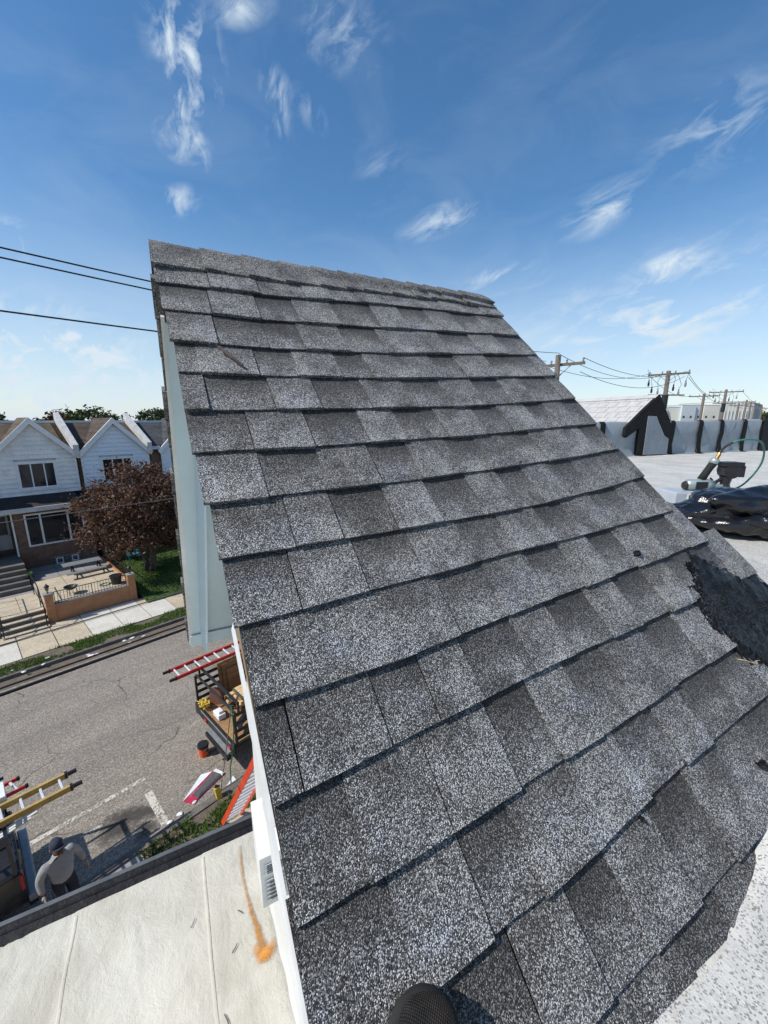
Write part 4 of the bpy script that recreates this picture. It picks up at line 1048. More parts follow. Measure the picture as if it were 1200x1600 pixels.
ribbon('rust_streak', pt, [.010, .013, .014, .016, .022, .030, .040, .05], MT['rust'], [.45, .6, .55, .6, .7, .75, .8, .6])
ribbon('rust_spot', [(.160, 2.15), (.18, 2.10), (.20, 2.07), (.235, 2.06), (.265, 2.085), (.285, 2.13)], [.03, .06, .075, .075, .05, .02], MT['rust_hot'], [.15, .65, .95, .95, .6, .1], .013)
for a, b, w in (((.03, 2.17), (.07, 2.21), .006), ((-.05, 1.9), (-.03, 1.82), .006), ((-.2, 2.45), (-.17, 2.5), .008), ((.1, 2.4), (.13, 2.36), .006)):
    ribbon('scuff', [a, ((a[0] + b[0]) / 2 + .004, (a[1] + b[1]) / 2), b], [w, w, w * .6], MT['shadow_scuff'], [.9, 1, .8])
vt = thing('roof_vent', 'round dark vent cap on the cream roof at the bottom left corner', 'roof vent', (-1.12, 2.17, WZ), 'H')
m = MB(); m.lathe(-1.12, 2.17, [(.10, WZ), (.10, WZ + .12)], 18); m.build('vent_pipe', MT['dull_metal'], vt)
m = MB(); m.lathe(-1.12, 2.17, [(.145, WZ + .12), (.15, WZ + .14), (.12, WZ + .17), (.05, WZ + .19)], 20); m.build('vent_cap', MT['black_plastic'], vt, smooth=True)

# ------------------------------------------------------------------ striped parapet, neighbour's gable (frame H, slightly turned)
def W(a, b, z): return (10.62 + a * .992 - b * .126, 6.18 - a * .126 - b * .992, z)
pw = thing('parapet_wall', 'grey membrane parapet with black tar seams across the flat roof', 'wall', W(2, 0, FZ), 'H')
TH = .86
def topz(a): return FZ + TH + .012 * a
seams = [-3.6, -2.45, -1.27, .06, 1.19, 2.30, 3.20, 4.22, 5.05]
def panel(a0, a1, b, mat, name, bulge=.03, seed=0, cap=True):
    m = MB(); na = 6; rows = [(.05, .0), (0, .06), (0, .3), (.0, .6), (-.0, .95), (-.06, 1.0), (-.32, 1.0)] if cap else [(.05, 0), (0, .06), (0, .3), (0, .6), (0, .9)]
    for i in range(na + 1):
        a = a0 + (a1 - a0) * i / na
        for (bb, f) in rows:
            k = bulge * NZ.noise(Vector((a * 2.1, f * 3.3, seed)))
            m.v.append(W(a, b + bb + k, FZ + .012 + (topz(a) - FZ) * f + .02 * NZ.noise(Vector((a * 3, 2, seed))) * (f >= .95)))
    r = len(rows)
    for i in range(na):
        for k in range(r - 1): q = i * r + k; m.f.append([q, q + r, q + r + 1, q + 1]); m.fm.append(0)
    return m.build(name, mat, pw, smooth=True)
m = MB(); m.prism([W(-4.2, -.05, FZ - .3), W(5.9, -.05, FZ - .3), W(5.9, -.05, topz(5.9) - .04), W(-4.2, -.05, topz(-4.2) - .04)], tuple(Vector(W(0, -.3, 0)) - Vector(W(0, -.05, 0)))); m.build('wall_core', MT['concrete_grey'], pw)
for a0, a1 in zip(seams, seams[1:]): panel(a0, a1 - .02, .0, MT['membrane'], 'membrane_panel', .035, a0)
for a in seams[:-1]:
    m = MB(); w = .085; rows = [(.10, .004), (.03, .03), (.025, .3), (.025, .6), (.025, .95), (-.03, 1.015), (-.3, 1.015)]
    for bb, f in rows:
        j = .02 * NZ.noise(Vector((a, f * 6, 3)))
        fl_ = 1.9 if f < .01 else 1.0
        for q in (-1, 1): m.v.append(W(a + q * w * (fl_ if q > 0 else 1) + j + (.05 * (1 - f) if f < .1 else 0), bb + .012 + .035 * NZ.noise(Vector((a * 2.1, f * 3.3, a))), FZ + .014 + (topz(a) - FZ) * f))
    for k in range(len(rows) - 1): m.f.append([k * 2, k * 2 + 1, k * 2 + 3, k * 2 + 2]); m.fm.append(0)
    m.build('tar_seam', MT['tar_dull'], pw)
panel(5.05, 5.85, .06, MT['tar_parapet'], 'tarred_pier', .05, 8)
# neighbour's gable
ng = thing('roof_gable', 'small pale shingled gable with black tarred end rising from the striped parapet', 'roof gable', W(.33, -.05, FZ + .6), 'H')
apz = EYE + .62; GA = .48
GP = {-1: (R(38.5), 1.30), 1: (R(51.5), .92)}
def GL(b, v, h=0.0, sg=-1):                  # sloping side, v down from apex
    a, _ = GP[sg]
    return W(GA + sg * (cos(a) * v + h * sin(a)), b, apz - sin(a) * v + h * cos(a))
m = MB(); 
for sg in (-1, 1): m.prism([GL(.03, 0, -.03, sg), GL(.03, GP[sg][1], -.03, sg), GL(-3.2, GP[sg][1], -.03, sg), GL(-3.2, 0, -.03, sg)], (0, 0, -.03))
ngd = m.build('gable_deck', MT['deck'], ng)
L = 1.30; rows = 6; ex = L / rows
for k in range(rows):
    off = .0 if k % 2 else .16
    b = .045
    i = 0
    while b > -3.1:
        w = .32 if (i or not off) else off
        a0, a1 = b, b - w
        m = MB(); top = [GL(a0 - .006, k * ex + ex + .002, .012), GL(a1 + .006, k * ex + ex + .002, .012), GL(a1 + .006, k * ex - .03, .002), GL(a0 - .006, k * ex - .03, .002)]
        m.prism(top, tuple(Vector(GL(0, 0, -.012)) - Vector(GL(0, 0, 0)))); m.build('shingle', MT['pale_shingle'], ngd)
        b = a1; i += 1
m = MB(); m.prism([GL(.05, -.0, .03), GL(.05, .14, .03), GL(-3.2, .14, .03), GL(-3.2, 0, .03)], tuple(Vector(GL(0, 0, .015)) - Vector(GL(0, 0, .03)))); m.build('ridge_strip', MT['pale_shingle'], ng)
m = MB(); m.prism([GL(-3.2, 0.0, -.02, 1), GL(.05, 0, -.02, 1), GL(.05, .92, -.02, 1), GL(-3.2, .92, -.02, 1)], tuple(Vector(GL(0, 0, -.005, 1)) - Vector(GL(0, 0, -.02, 1)))); m.build('far_slope', MT['pale_shingle'], ng)
# tarred chevron of the gable end, grey panel inside
WE = lambda a, b, z: W(a, b, EYE + z)
def slab(name, pts, b0, b1, mat): 
    m = MB(); m.prism([WE(a, b1, z) for a, z in pts], tuple(Vector(W(0, b0, 0)) - Vector(W(0, b1, 0)))); return m.build(name, mat, ng)
slab('tarred_gable_end', [(.47, .64), (-.02, .27), (-.56, -.17), (-.57, -.37), (-.50, -.42), (-.38, -.35), (-.22, -.26), (-.10, -.18), (-.07, -.86), (.15, -.86), (.15, .13), (.46, .13), (.58, -.02), (.68, -.14), (.86, -.36), (1.00, -.44), (1.10, -.36), (1.12, -.18), (.78, .26)], .0, .075, MT['tar_dull'])
slab('membrane_panel', [(.155, -.86), (.155, .11), (.45, .11), (.56, -.04), (.66, -.16), (.84, -.38), (1.02, -.47), (1.03, -.86)], .03, .085, MT['membrane'])
rc = thing('brick_chimney', 'red brick chimney stub behind the tarred end of the parapet', 'chimney', (33, 10.2, 6), 'H')
m = MB(); m.box(32.4, 33.8, 9.5, 10.6, 0, 9.95); m.build('stack', MT['brick_red'], rc)
m = MB(); m.box(32.3, 33.9, 9.4, 10.7, 9.95, 10.1); m.build('cap', MT['concrete'], rc)
m = MB(); m.lathe(33.1, 10.0, [(.22, 10.1), (.18, 10.5)], 10); m.build('pot', MT['brick_red'], rc)
bw = thing('rooftop_stack', 'low row of brick flues under a white cap beyond the striped parapet', 'chimney', (23.2, 13.6, 9), 'H')
m = MB(); m.box(21.8, 25.6, 13.2, 14.2, 5, 9.60); m.build('stack', MT['brick_dark'], bw)
m = MB(); m.box(21.6, 25.2, 13.0, 14.3, 9.60, 9.72); m.build('cap', MT['white_paint'], bw)
for i in range(6):
    m = MB(); x = 24.0 + i * .3; m.blob((x, 13.3, 9.66), (.14, .14, .16), 1, .5, i); m.build('flue', MT['brick_dark'], bw)
# ------------------------------------------------------------------ utility poles and wires (frame S)
def pole(name, label, s, t, top, group=None, arms=(( -.35, 1.25),), r=.14, gear=0, base=0, lean=0):
    P = thing(name, label, 'utility pole', (s, t, base), group=group)
    m = MB(); m.tube([(s, t, base), (s + lean * .5, t, (base + top) / 2), (s + lean, t, top)], [r * 1.25, r * 1.1, r * .9], 10); m.build('shaft', MT['wood_pole'], P, smooth=True)
    for dz, hl in arms:
        z = top + dz
        m = MB(); m.bar((s + lean + .14, t - hl, z), (s + lean + .14, t + hl, z), .10, .12); arm = m.build('crossarm', MT['wood_pole'], P)
        for q in (-1, 1):
            m = MB(); m.bar((s + lean + .15, t + q * hl * .5, z - .02), (s + lean + .12, t, z - .55), .03, .04); m.build('brace', MT['dull_metal'], arm)
        k = 4
        for i in range(k):
            y = t - hl + .08 + (2 * hl - .16) * i / (k - 1)
            m = MB(); m.lathe(s + lean + .14, y, [(.02, z + .05), (.05, z + .10), (.035, z + .14), (.055, z + .18), (.02, z + .24)], 8); m.build('insulator', MT['dull_metal'], arm)
    if gear:
        for i, (y, z) in enumerate(((-.75, -1.5), (-.4, -1.15), (.55, -1.4), (.95, -1.25), (-1.1, -.9), (1.2, -.75))[:gear]):
            m = MB(); m.lathe(s + .18, t + y, [(.04, top + z - .28), (.07, top + z - .2), (.07, top + z), (.03, top + z + .05), (.05, top + z + .12), (.03, top + z + .2)], 8); m.build('cutout', MT['black_metal'] if i % 2 else MT['dull_metal'], P)
            m = MB(); m.tube([(s + .18, t + y, top + z + .2), (s + .2, t + y * 1.15, top + z + .5 + .1 * i), (s + .14, t + y * .8, top - .3)], .014, 5); m.build('jumper', MT['cable'], P)
        m = MB(); m.bar((s + .16, t - 1.15, top - 1.75), (s + .16, t + 1.15, top - 1.65), .09, .10); m.build('crossarm', MT['wood_pole'], P)
        m = MB(); m.tube([(s, t, top - 2.7), (s, t, top - 1.7)], r * 1.35, 10); m.build('cable_guard', MT['black_plastic'], P)
    return P
pole('utility_pole', 'nearest wooden utility pole with one crossarm, beside the right rake of the shingled roof', 20.0, 7.6, 12.45, arms=((-.42, 1.15),), r=.13)
pole('utility_pole', 'wooden utility pole loaded with cutouts and jumpers behind the small pale gable', 37.0, 5.95, 13.05, arms=((-.22, 1.3),), r=.16, gear=6)
pole('utility_pole', 'slim utility pole in front of the warehouse, left of the taller one with jumpers', 63, 6.2, 12.65, arms=((-.3, 1.5),), r=.16)
pole('utility_pole', 'utility pole with jumpers in front of the warehouse, right of the slim one', 68, 4.55, 13.3, arms=((-.3, 1.7),), r=.17, gear=6)
for i, (s, t, top) in enumerate(((88, 4.0, 12.2), (96, 3.4, 13.0), (103, 3.0, 12.9), (112, 2.6, 12.6), (122, 1.6, 12.4))):
    pole('utility_pole', ('first', 'second', 'third', 'fourth', 'fifth')[i] + ' small far utility pole from the left before the cream warehouse wall', s, t, top, group='far poles before the warehouse', arms=((-.35, 1.2),), r=.16)
pole('utility_pole', 'wooden utility pole further left along the near pavement', -19, 7.4, 12.6, arms=((-.42, 1.15),), r=.13)
def wire(label, a, b, sag, r=.012, name='overhead_wire', mat='cable', group='overhead wires along the street', n=28, cat='wire'):
    a, b = Vector(a), Vector(b); m = MB()
    m.tube([tuple(a.lerp(b, i / n) - Vector((0, 0, 4 * sag * (i / n) * (1 - i / n)))) for i in range(n + 1)], r, 5)
    tag(m.build(name, MT[mat], None, smooth=True, base=tuple(a)), label, cat, group)
wire('upper of the two close wires left of the ridge', (20.1, 7.6, 12.55), (-19, 7.9, 13.0), 1.05)
wire('lower of the two close wires left of the ridge', (20.14, 8.2, 12.25), (-19, 7.5, 12.45), .72)
wire('single black wire crossing low on the left below the two close wires', (20.1, 7.6, 11.65), (-19, 7.3, 11.2), .55)
wire('thick black telephone cable running above the far gutter', (20, 7.35, 6.06), (-19, 7.35, 6.02), .32, .026, 'telephone_cable', cat='cable')
wire('thin black cable just above the thick telephone cable', (20, 7.35, 6.20), (-19, 7.35, 6.12), .34, .015, 'telephone_cable', cat='cable')
wire('thin grey wire passing in front of the orange garden wall', (20, 7.4, 6.85), (-19, 7.4, 6.65), .32, .010, mat='wire_grey')
wire('thin grey wire passing in front of the maple crown', (20, 7.4, 8.6), (-19, 7.4, 8.2), .25, .006, mat='wire_grey')
for (dy, za, zb, sg, lab) in ((1.1, 12.55, 12.95, .55, 'far'), (.0, 12.8, 12.9, .7, 'middle'), (-1.1, 12.55, 12.95, .6, 'near'), (-1.0, 11.95, 12.6, .75, 'lowest')):
    wire('%s wire slung between the two nearest utility poles on the right' % lab, (20.1, 7.6 + dy, za - .3), (37, 5.95 + dy, zb), sg, .013)
for (dy, lab) in ((1.2, 'left'), (-1.2, 'right')):
    wire('%s wire running on from the loaded pole to the slim pole' % lab, (37, 5.95 + dy, 12.8), (63, 6.2 + dy, 12.45), .6, .016)
wire('wire from the loaded pole down to the pole with jumpers by the warehouse', (37, 4.7, 12.5), (68, 4.55, 11.6), .5, .016)
for (dy, lab) in ((1.5, 'left'), (-1.5, 'right')):
    wire('%s wire running beyond the poles before the warehouse' % lab, (68, 4.55 + dy, 13.1), (122, 1.6 + dy, 12.2), .8, .018)

# ------------------------------------------------------------------ warehouse far off (frame S)
wh = thing('warehouse', 'long cream and pale blue warehouse on the horizon at the right', 'warehouse', (125, -5, 0))
def wpt(x, d):    # ground point seen at azimuth of column x, distance d forward
    X = d * (x - 600) / 646.0; Y = d; return (.682 * X + .731 * Y, -.731 * X + .682 * Y)
cols = [(1022, 1041, 639, 'ware_blue'), (1041, 1063, 637.5, 'ware_white'), (1063, 1085, 634.5, 'ware_blue'), (1085, 1097, 634, 'ware_blue'), (1097, 1122, 634.5, 'ware_white'), (1122, 1174, 629.5, 'ware_white')]
WD = 112.0
for i, (x0, x1, ty, mt) in enumerate(cols):
    a = wpt(x0 + .3, WD + (i % 2) * .6); b = wpt(x1, WD + (i % 2) * .6); zt = EYE + (657 - ty) / 646 * WD
    d = Vector((b[1] - a[1], -(b[0] - a[0]), 0)).normalized() * -16
    if d.x < 0: d = -d
    m = MB(); m.prism([(a[0], a[1], 0), (b[0], b[1], 0), (b[0], b[1], zt), (a[0], a[1], zt)], tuple(d)); pn = m.build('wall_panel', MT[mt], wh)
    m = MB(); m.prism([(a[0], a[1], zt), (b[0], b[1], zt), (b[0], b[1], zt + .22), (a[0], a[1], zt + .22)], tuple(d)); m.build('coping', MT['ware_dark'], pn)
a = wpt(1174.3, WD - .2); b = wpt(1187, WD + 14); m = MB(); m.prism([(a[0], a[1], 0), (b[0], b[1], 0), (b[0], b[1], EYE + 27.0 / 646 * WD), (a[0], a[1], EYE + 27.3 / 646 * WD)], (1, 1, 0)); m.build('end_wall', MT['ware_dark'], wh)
for x in (1067.5, 1078.5, 1090, 1102.5, 1114.5):
    a = wpt(x - 1.7, WD - 1.0); b = wpt(x + 1.7, WD - 1.0); z = EYE + 3.4 / 646 * WD; d = Vector((a[0], a[1], 0)).normalized() * .4
    m = MB(); m.prism([(a[0], a[1], z), (b[0], b[1], z), (b[0], b[1], z + .65), (a[0], a[1], z + .65)], tuple(d)); m.build('window', MT['glass'], wh)
for i in range(9):
    x = 1125 + 5.5 * i
    a = wpt(x, WD - .3); z = 0
    m = MB(); m.box(a[0] - .06, a[0] + .06, a[1] - .06, a[1] + .06, 0, EYE + 27 / 646 * WD); m.build('cladding_joint', MT['ware_blue'], wh)
for i, (x, d, top, r) in enumerate(((1189, 150, 12.5, 4), (1200, 140, 11.8, 4), (1215, 150, 13, 5))):
    q = wpt(x, d); tree('background_tree', ('dark distant tree touching the end of the warehouse', 'dark distant tree second from the end of the warehouse', 'dark distant tree farthest right of the warehouse')[i], q[0], q[1], 0, 7, (q[0], q[1], top - 2.5, r, r, 2.8), MT['green_leaf'], 900, .7, 60 + i, group='distant trees beside the warehouse')

# ------------------------------------------------------------------ vehicles (frame S)
def ladder(name, label, a0, a1, w_vec, rungs, rail_mat, rail=(.03, .085), group=None, feet=True, up=(0, 0, 1), span=(0, 1)):
    T = thing(name, label, 'ladder', a0, group=group)
    a0, a1, w = Vector(a0), Vector(a1), Vector(w_vec)
    for k, o in enumerate((Vector((0, 0, 0)), w)):
        m = MB(); m.bar(a0 + o, a1 + o, rail[0], rail[1], up); r = m.build('rail', rail_mat, T)
        d = (a1 - a0).normalized()
        if feet:
            m = MB(); m.bar(a0 + o - d * .15, a0 + o + d * .01, .05, .07, up); m.build('foot', MT['black_plastic'], r)
        m = MB(); m.bar(a0 + o - d * .004 + d * .01, a0 + o + d * .05, rail[0] + .012, rail[1] + .012, up); m.build('end_cap', MT['black_plastic'], r)
    for i in range(rungs):
        f = span[0] + (span[1] - span[0]) * (i + .5) / rungs; p = a0.lerp(a1, f)
        m = MB(); m.tube([p, p + w], .026, 6); m.build('rung', MT['bare_metal'], T)
    return T
def wheel(m_parent, s, t, r, w, out):
    m = MB(); n = 20
    prof = [(r * .62, -w / 2), (r * .94, -w / 2), (r, -w / 3), (r, w / 3), (r * .94, w / 2), (r * .62, w / 2)]
    for rr, dd in prof:
        for k in range(n): m.v.append((s + rr * cos(2 * pi * k / n), t + dd, r + rr * sin(2 * pi * k / n)))
    for i in range(len(prof) - 1):
        for k in range(n): m.f.append([i * n + k, i * n + (k + 1) % n, (i + 1) * n + (k + 1) % n, (i + 1) * n + k]); m.fm.append(0)
    wl = m.build('wheel', MT['rubber'], m_parent, smooth=False)
    m = MB(); m.v = [(s + r * .63 * cos(2 * pi * k / n), t + out * (w / 2 - .02), r + r * .63 * sin(2 * pi * k / n)) for k in range(n)] + [(s, t + out * (w / 2 - .07), r)]
    m.f = [[k, (k + 1) % n, n] for k in range(n)]; m.fm = [0] * n
    m.build('rim', MT['dull_metal'], wl)
# --- black pickup at the left edge
pk = thing('pickup_truck', 'black pickup truck with ladder rack parked at the near kerb', 'pickup truck', (-3, 9.85, 0))
t0, t1, s1 = 9.0, 10.85, -.34
def body_prof(y0, y1, name, pts, mat, bev=.03):
    m = MB(); m.prism([(x, y0, z) for x, z in pts], (0, y1 - y0, 0)); return m.build(name, mat, pk, bevel=bev)
arch = lambda cx, r, n=8: [(cx + r * cos(pi - pi * k / n), .52 + r * .95 * sin(pi * k / n)) for k in range(n + 1)]
side = [(s1, .50)] + [(s1, 1.18), (-2.25, 1.18), (-2.25, .45)] + [(x, z) for x, z in arch(-1.55, .46)] 
side = [(s1, .50), (s1, 1.20), (-2.28, 1.20), (-2.28, .50)] + arch(-1.50, .46)
body_prof(t0, t0 + .12, 'bed_side', side, MT['truck_black'], .015); body_prof(t1 - .12, t1, 'bed_side', side, MT['truck_black'], .015)
m = MB(); m.box(-2.28, s1 - .02, t0 + .12, t1 - .12, .74, .80); m.build('bed_floor', MT['black_plastic'], pk)
m = MB(); m.box(s1 - .06, s1, t0 + .13, t1 - .13, .62, 1.19); tg = m.build('tailgate', MT['truck_black'], pk, bevel=.012)
m = MB(); m.box(s1 + .001, s1 + .02, 9.45, 9.75, .98, 1.10); m.build('licence_plate', MT['plate'], tg)
m = MB(); m.box(s1, s1 + .03, 9.8, 10.05, 1.02, 1.07); m.build('handle', MT['black_plastic'], tg)
for y in (t0 - .01, t1 - .15):
    m = MB(); m.box(s1 - .05, s1 + .018, y, y + .16, .82, 1.16); m.build('tail_light', MT['tail_red'], pk, bevel=.012)
m = MB(); m.box(s1 + .01, s1 + .17, t0 - .01, t1 + .01, .46, .62); m.build('bumper', MT['dull_metal'], pk, bevel=.03)
m = MB(); m.box(s1 + .0, s1 + .14, t0 + .02, t1 - .02, .36, .455); m.build('bumper_step', MT['black_plastic'], pk)
cabp = [(-2.32, .42), (-2.32, 1.20), (-2.45, 1.86), (-3.9, 1.90), (-4.55, 1.22), (-5.75, 1.08), (-5.9, .95), (-5.9, .42), (-5.35, .42)] + arch(-4.9, .46)[::-1] + [(-4.4, .42)]
cabp = [(-2.32, .42), (-2.32, 1.20), (-2.45, 1.86), (-3.9, 1.90), (-4.55, 1.22), (-5.75, 1.08), (-5.9, .95), (-5.9, .42)] + arch(-4.95, .46) + [(-4.4, .42)]
body_prof(t0 + .02, t1 - .02, 'cab', cabp, MT['truck_black'], .04)
for y in (t0 + .012, t1 - .024):
    m = MB(); m.prism([(-2.6, y, 1.25), (-2.62, y, 1.78), (-3.8, y, 1.80), (-4.3, y, 1.25)], (0, .012, 0)); m.build('side_window', MT['glass'], pk)
m = MB(); m.prism([(-2.33, t0 + .15, 1.28), (-2.33, t1 - .15, 1.28), (-2.43, t1 - .2, 1.78), (-2.43, t0 + .2, 1.78)], (.016, 0, 0)); m.build('rear_window', MT['glass'], pk)
for x in (-1.50, -4.95):
    for y, o in ((t0 + .11, -1), (t1 - .11, 1)): wheel(pk, x, y, .38, .24, o)
rk = MB()
for x in (-.42, -2.15):
    for y in (t0 + .05, t1 - .05): rk.bar((x, y, 1.2), (x, y, 2.08), .06, .06)
    rk.bar((x, t0 + .0, 2.08), (x, t1 - .0, 2.08), .06, .06)
for y in (t0 + .05, t1 - .05): rk.bar((s1 + .02, y, 2.07), (-5.0, y, 2.07), .05, .05)
rk.build('ladder_rack', MT['truck_navy'], pk)
ladder('extension_ladder', 'aged yellow fibreglass ladder on the black pickup rack', (.64, 9.28, 2.21), (-5.4, 9.32, 2.21), (-.02, .44, 0), 20, MT['yellow_ladder'], (.06, .12))
ladder('step_ladder', 'short red ladder lying beside the yellow one on the pickup rack', (.02, 10.02, 2.19), (-2.2, 9.9, 2.19), (-.1, .36, 0), 7, MT['red_ladder'], (.03, .07), feet=False)
m = MB(); m.box(-1.2, -.32, 9.80, 10.28, 2.13, 2.36); bxo = tag(m.build('carton', MT['paper'], None, base=(-.8, 9.9, 2.13), bevel=.01), 'white carton on the pickup rack between the ladder rails', 'carton')
for i in range(3):
    m = MB(); q = .045 * i
    m.prism([(-2.2, 9.30 + q, 1.62), (-.05 + .1 * i, 9.42 + q * 2, 1.86), (-.05 + .1 * i, 9.47 + q * 2, 1.86), (-2.2, 9.335 + q, 1.62)], (0, 0, .03))
    tag(m.build('trim_strip', MT['white_trim'], None, base=(-1, 9.35, 1.7)), ('lowest', 'middle', 'topmost')[i] + ' bent white aluminium trim strip sticking out of the pickup bed', 'trim strip', 'trim strips in the pickup bed')
# --- stake body truck behind the gable
tk = thing('stake_truck', 'black stake body work truck full of lumber, half hidden by the shingled roof', 'truck', (7, 10.4, 0))
a, b = 9.25, 11.75
m = MB(); m.box(4.03, 8.0, a, b, .80, .90); m.build('bed_frame', MT['black_metal'], tk)
for i in range(7):
    m = MB(); y = a + .05 + i * .345; m.box(4.06, 7.98, y + .004, y + .34, .90, .925); m.build('floor_board', MT['plywood'], tk)
m = MB(); m.box(3.98, 4.03, a, b, .62, .94); m.build('rear_sill', MT['black_metal'], tk)
m = MB(); m.box(3.975, 3.98, a + .2, b - .4, .84, .90); m.build('sill_edge', MT['dull_metal'], tk)
for y in (a, b):
    for i in range(6):
        x = 4.07 + i * .76; m = MB(); m.bar((x, y, .9), (x, y, 1.82), .07, .05); m.build('stake', MT['black_metal'], tk)
    for z in (1.05, 1.28, 1.52, 1.78):
        m = MB(); m.bar((4.04, y - .03 if y == b else y + .03, z), (7.95, y - .03 if y == b else y + .03, z), .025, .10); m.build('side_slat', MT['black_metal'], tk)
m = MB(); m.tube([(4.10, b - .02, 1.86), (4.10, a + .02, 1.86)], .035, 8); m.build('rear_bar', MT['black_metal'], tk)
m = MB(); m.box(7.9, 7.98, a, b, .9, 2.2); m.build('headboard', MT['black_metal'], tk)
for x in (4.2, 7.6):
    m = MB(); 
    for y in (a + .02, b - .02): m.bar((x, y, 1.8), (x, y, 2.12), .05, .05)
    m.bar((x, a, 2.12), (x, b + .15, 2.12), .06, .06); m.build('rack_bow', MT['black_metal'], tk)
m = MB(); m.prism([(8.1, a + .2, .5), (8.1, a + .2, 2.2), (9.4, a + .2, 2.2), (9.9, a + .2, 1.35), (11.0, a + .2, 1.2), (11.0, a + .2, .5)], (0, b - a - .4, 0)); m.build('cab', MT['truck_black'], tk, bevel=.05)
for y, o in ((a + .32, -1), (b - .32, 1)):
    m = MB(); m.prism([(8.4, y - o * .11, 1.4), (8.4, y - o * .11, 2.0), (9.3, y - o * .11, 2.0), (9.65, y - o * .11, 1.4)], (0, o * .012, 0)); m.build('side_window', MT['glass'], tk)
for x in (5.6, 10.2):
    for y, o in ((a + .25, -1), (b - .25, 1)): wheel(tk, x, y, .40, .26, o)
m = MB(); m.box(3.82, 3.95, 9.4, 10.75, .44, .56); m.build('rear_bumper', MT['black_metal'], tk)
m = MB(); m.box(3.86, 3.97, 9.42, 10.7, .60, .66); m.build('bumper_bar', MT['dull_metal'], tk)
m = MB(); m.bar((3.9, 10.1, .42), (3.62, 10.15, .42), .08, .08); m.blob((3.58, 10.16, .47), .045, 2); m.build('tow_hitch', MT['black_metal'], tk)
for y in (9.45, 10.95):
    m = MB(); m.box(3.955, 3.979, y, y + .14, .66, .76); m.build('tail_light', MT['tail_red'], tk)
ladder('extension_ladder', 'red fibreglass ladder laid over the stake body truck', (3.42, 11.46, 2.2), (9.2, 11.46, 2.2), (0, .52, 0), 19, MT['red_ladder'], (.05, .095))
# load
for i, (y, h, mt) in enumerate(((11.62, 1.05, 'plywood'), (11.57, .98, 'plywood'), (11.52, .8, 'plywood'))):
    m = MB(); m.prism([(4.75 + .12 * i, y, .93), (7.2, y, .93), (7.2, y + .02, .93 + h), (4.72 + .12 * i, y + .02, .93 + h)], (0, .012, 0)); tag(m.build('plywood_sheet', MT[mt], None, base=(6, y, .93)), ('outermost brown plywood sheet along the far side of the truck bed', 'middle brown plywood sheet along the far side of the truck bed', 'innermost and lowest brown plywood sheet on the truck bed')[i], 'plywood sheet', 'plywood sheets in the truck')
rl = random.Random(5)
for k in range(4):
    for j in range(4):
        lab_ = 'fresh yellow lumber plank, ' + ('lowest', 'second', 'third', 'topmost')[k] + ' layer of the truck stack, ' + ('nearest the kerb', 'second from the kerb', 'third from the kerb', 'farthest from the kerb')[j]
        y = 10.18 + j * .145; z = 1.22 + k * .075; x0 = 4.40 + rl.uniform(0, .35) + .05 * k
        m = MB(); m.box(x0, 7.2, y + .004, y + .138, z, z + .07); tag(m.build('lumber_plank', MT['lumber'], None, base=(6, y, z)), lab_, 'plank', 'lumber planks stacked in the truck', )
for x in (5.2, 6.8):
    m = MB(); m.box(x, x + .1, 10.12, 10.84, .925, 1.22); tag(m.build('timber_bearer', MT['black_plastic'], None, base=(x, 10, .93)), ('dark timber bearer under the rear of the lumber stack' if x < 6 else 'dark timber bearer under the front of the lumber stack'), 'timber', 'bearers under the lumber')
m = MB(); m.prism([(4.25, 11.32, .93), (4.55, 11.05, .93), (4.62, 11.12, 1.45), (4.32, 11.40, 1.45)], (.02, .02, 0)); tag(m.build('brown_board', MT['board'], None, base=(4.3, 11.2, .93)), 'red brown board standing at the far rear corner of the truck bed', 'board')
m = MB(); m.box(4.6, 4.75, 11.0, 11.3, .93, 1.2); tag(m.build('small_crate', MT['plywood'], None, base=(4.6, 11.1, .93)), 'small wooden crate behind the brown board in the truck', 'crate')
rp = MB(); rr = random.Random(9); pts = []
for i in range(120):
    q = i * .5; pts.append((4.12 + .10 * cos(q * 1.3) + rr.uniform(-.05, .05) - .03, 11.30 + .17 * sin(q) + rr.uniform(-.05, .05), .96 + .16 * abs(sin(q * .37)) + rr.uniform(0, .05)))
rp.tube(pts, .014, 5); tag(rp.build('yellow_rope', MT['rope'], None, smooth=True, base=(4.1, 11.3, .93)), 'tangled yellow rope at the rear corner of the truck bed', 'rope')
rp = MB(); pts = [(4.75 + .22 * cos(i * .55) + .02 * sin(i * 2.1), 10.75 + .2 * sin(i * .55), .96 + .004 * i + .05 * abs(sin(i))) for i in range(60)]
rp.tube(pts, .016, 5); tag(rp.build('dark_hose', MT['hose_dark'], None, smooth=True, base=(4.75, 10.75, .93)), 'coiled dark hose between the brown board and the lumber', 'hose')
m = MB(); m.box(4.12, 4.34, 10.42, 10.80, .93, 1.10); m.box(4.16, 4.30, 10.48, 10.62, 1.101, 1.17); tag(m.build('white_jug', MT['paper'], None, base=(4.6, 10.3, .93), bevel=.02), 'white jug lying on the truck bed before the lumber', 'jug')
for i, (x, y, l, an) in enumerate(((4.35, 9.85, .5, .5), (4.5, 9.6, .6, -.2), (4.3, 9.5, .35, 1.0))):
    m = MB(); m.bar((x, y, .97 + .05 * i), (x + l * cos(an), y + l * sin(an), 1.02 + .05 * i), .12, .05); tag(m.build('tool_case', MT['black_plastic'], None, base=(x, y, .95), bevel=.01), ('black tool case nearest the lumber on the truck bed', 'longest black tool case near the kerb side of the truck bed', 'short black tool case turned across the truck bed corner')[i], 'tool', 'black tools on the truck bed')
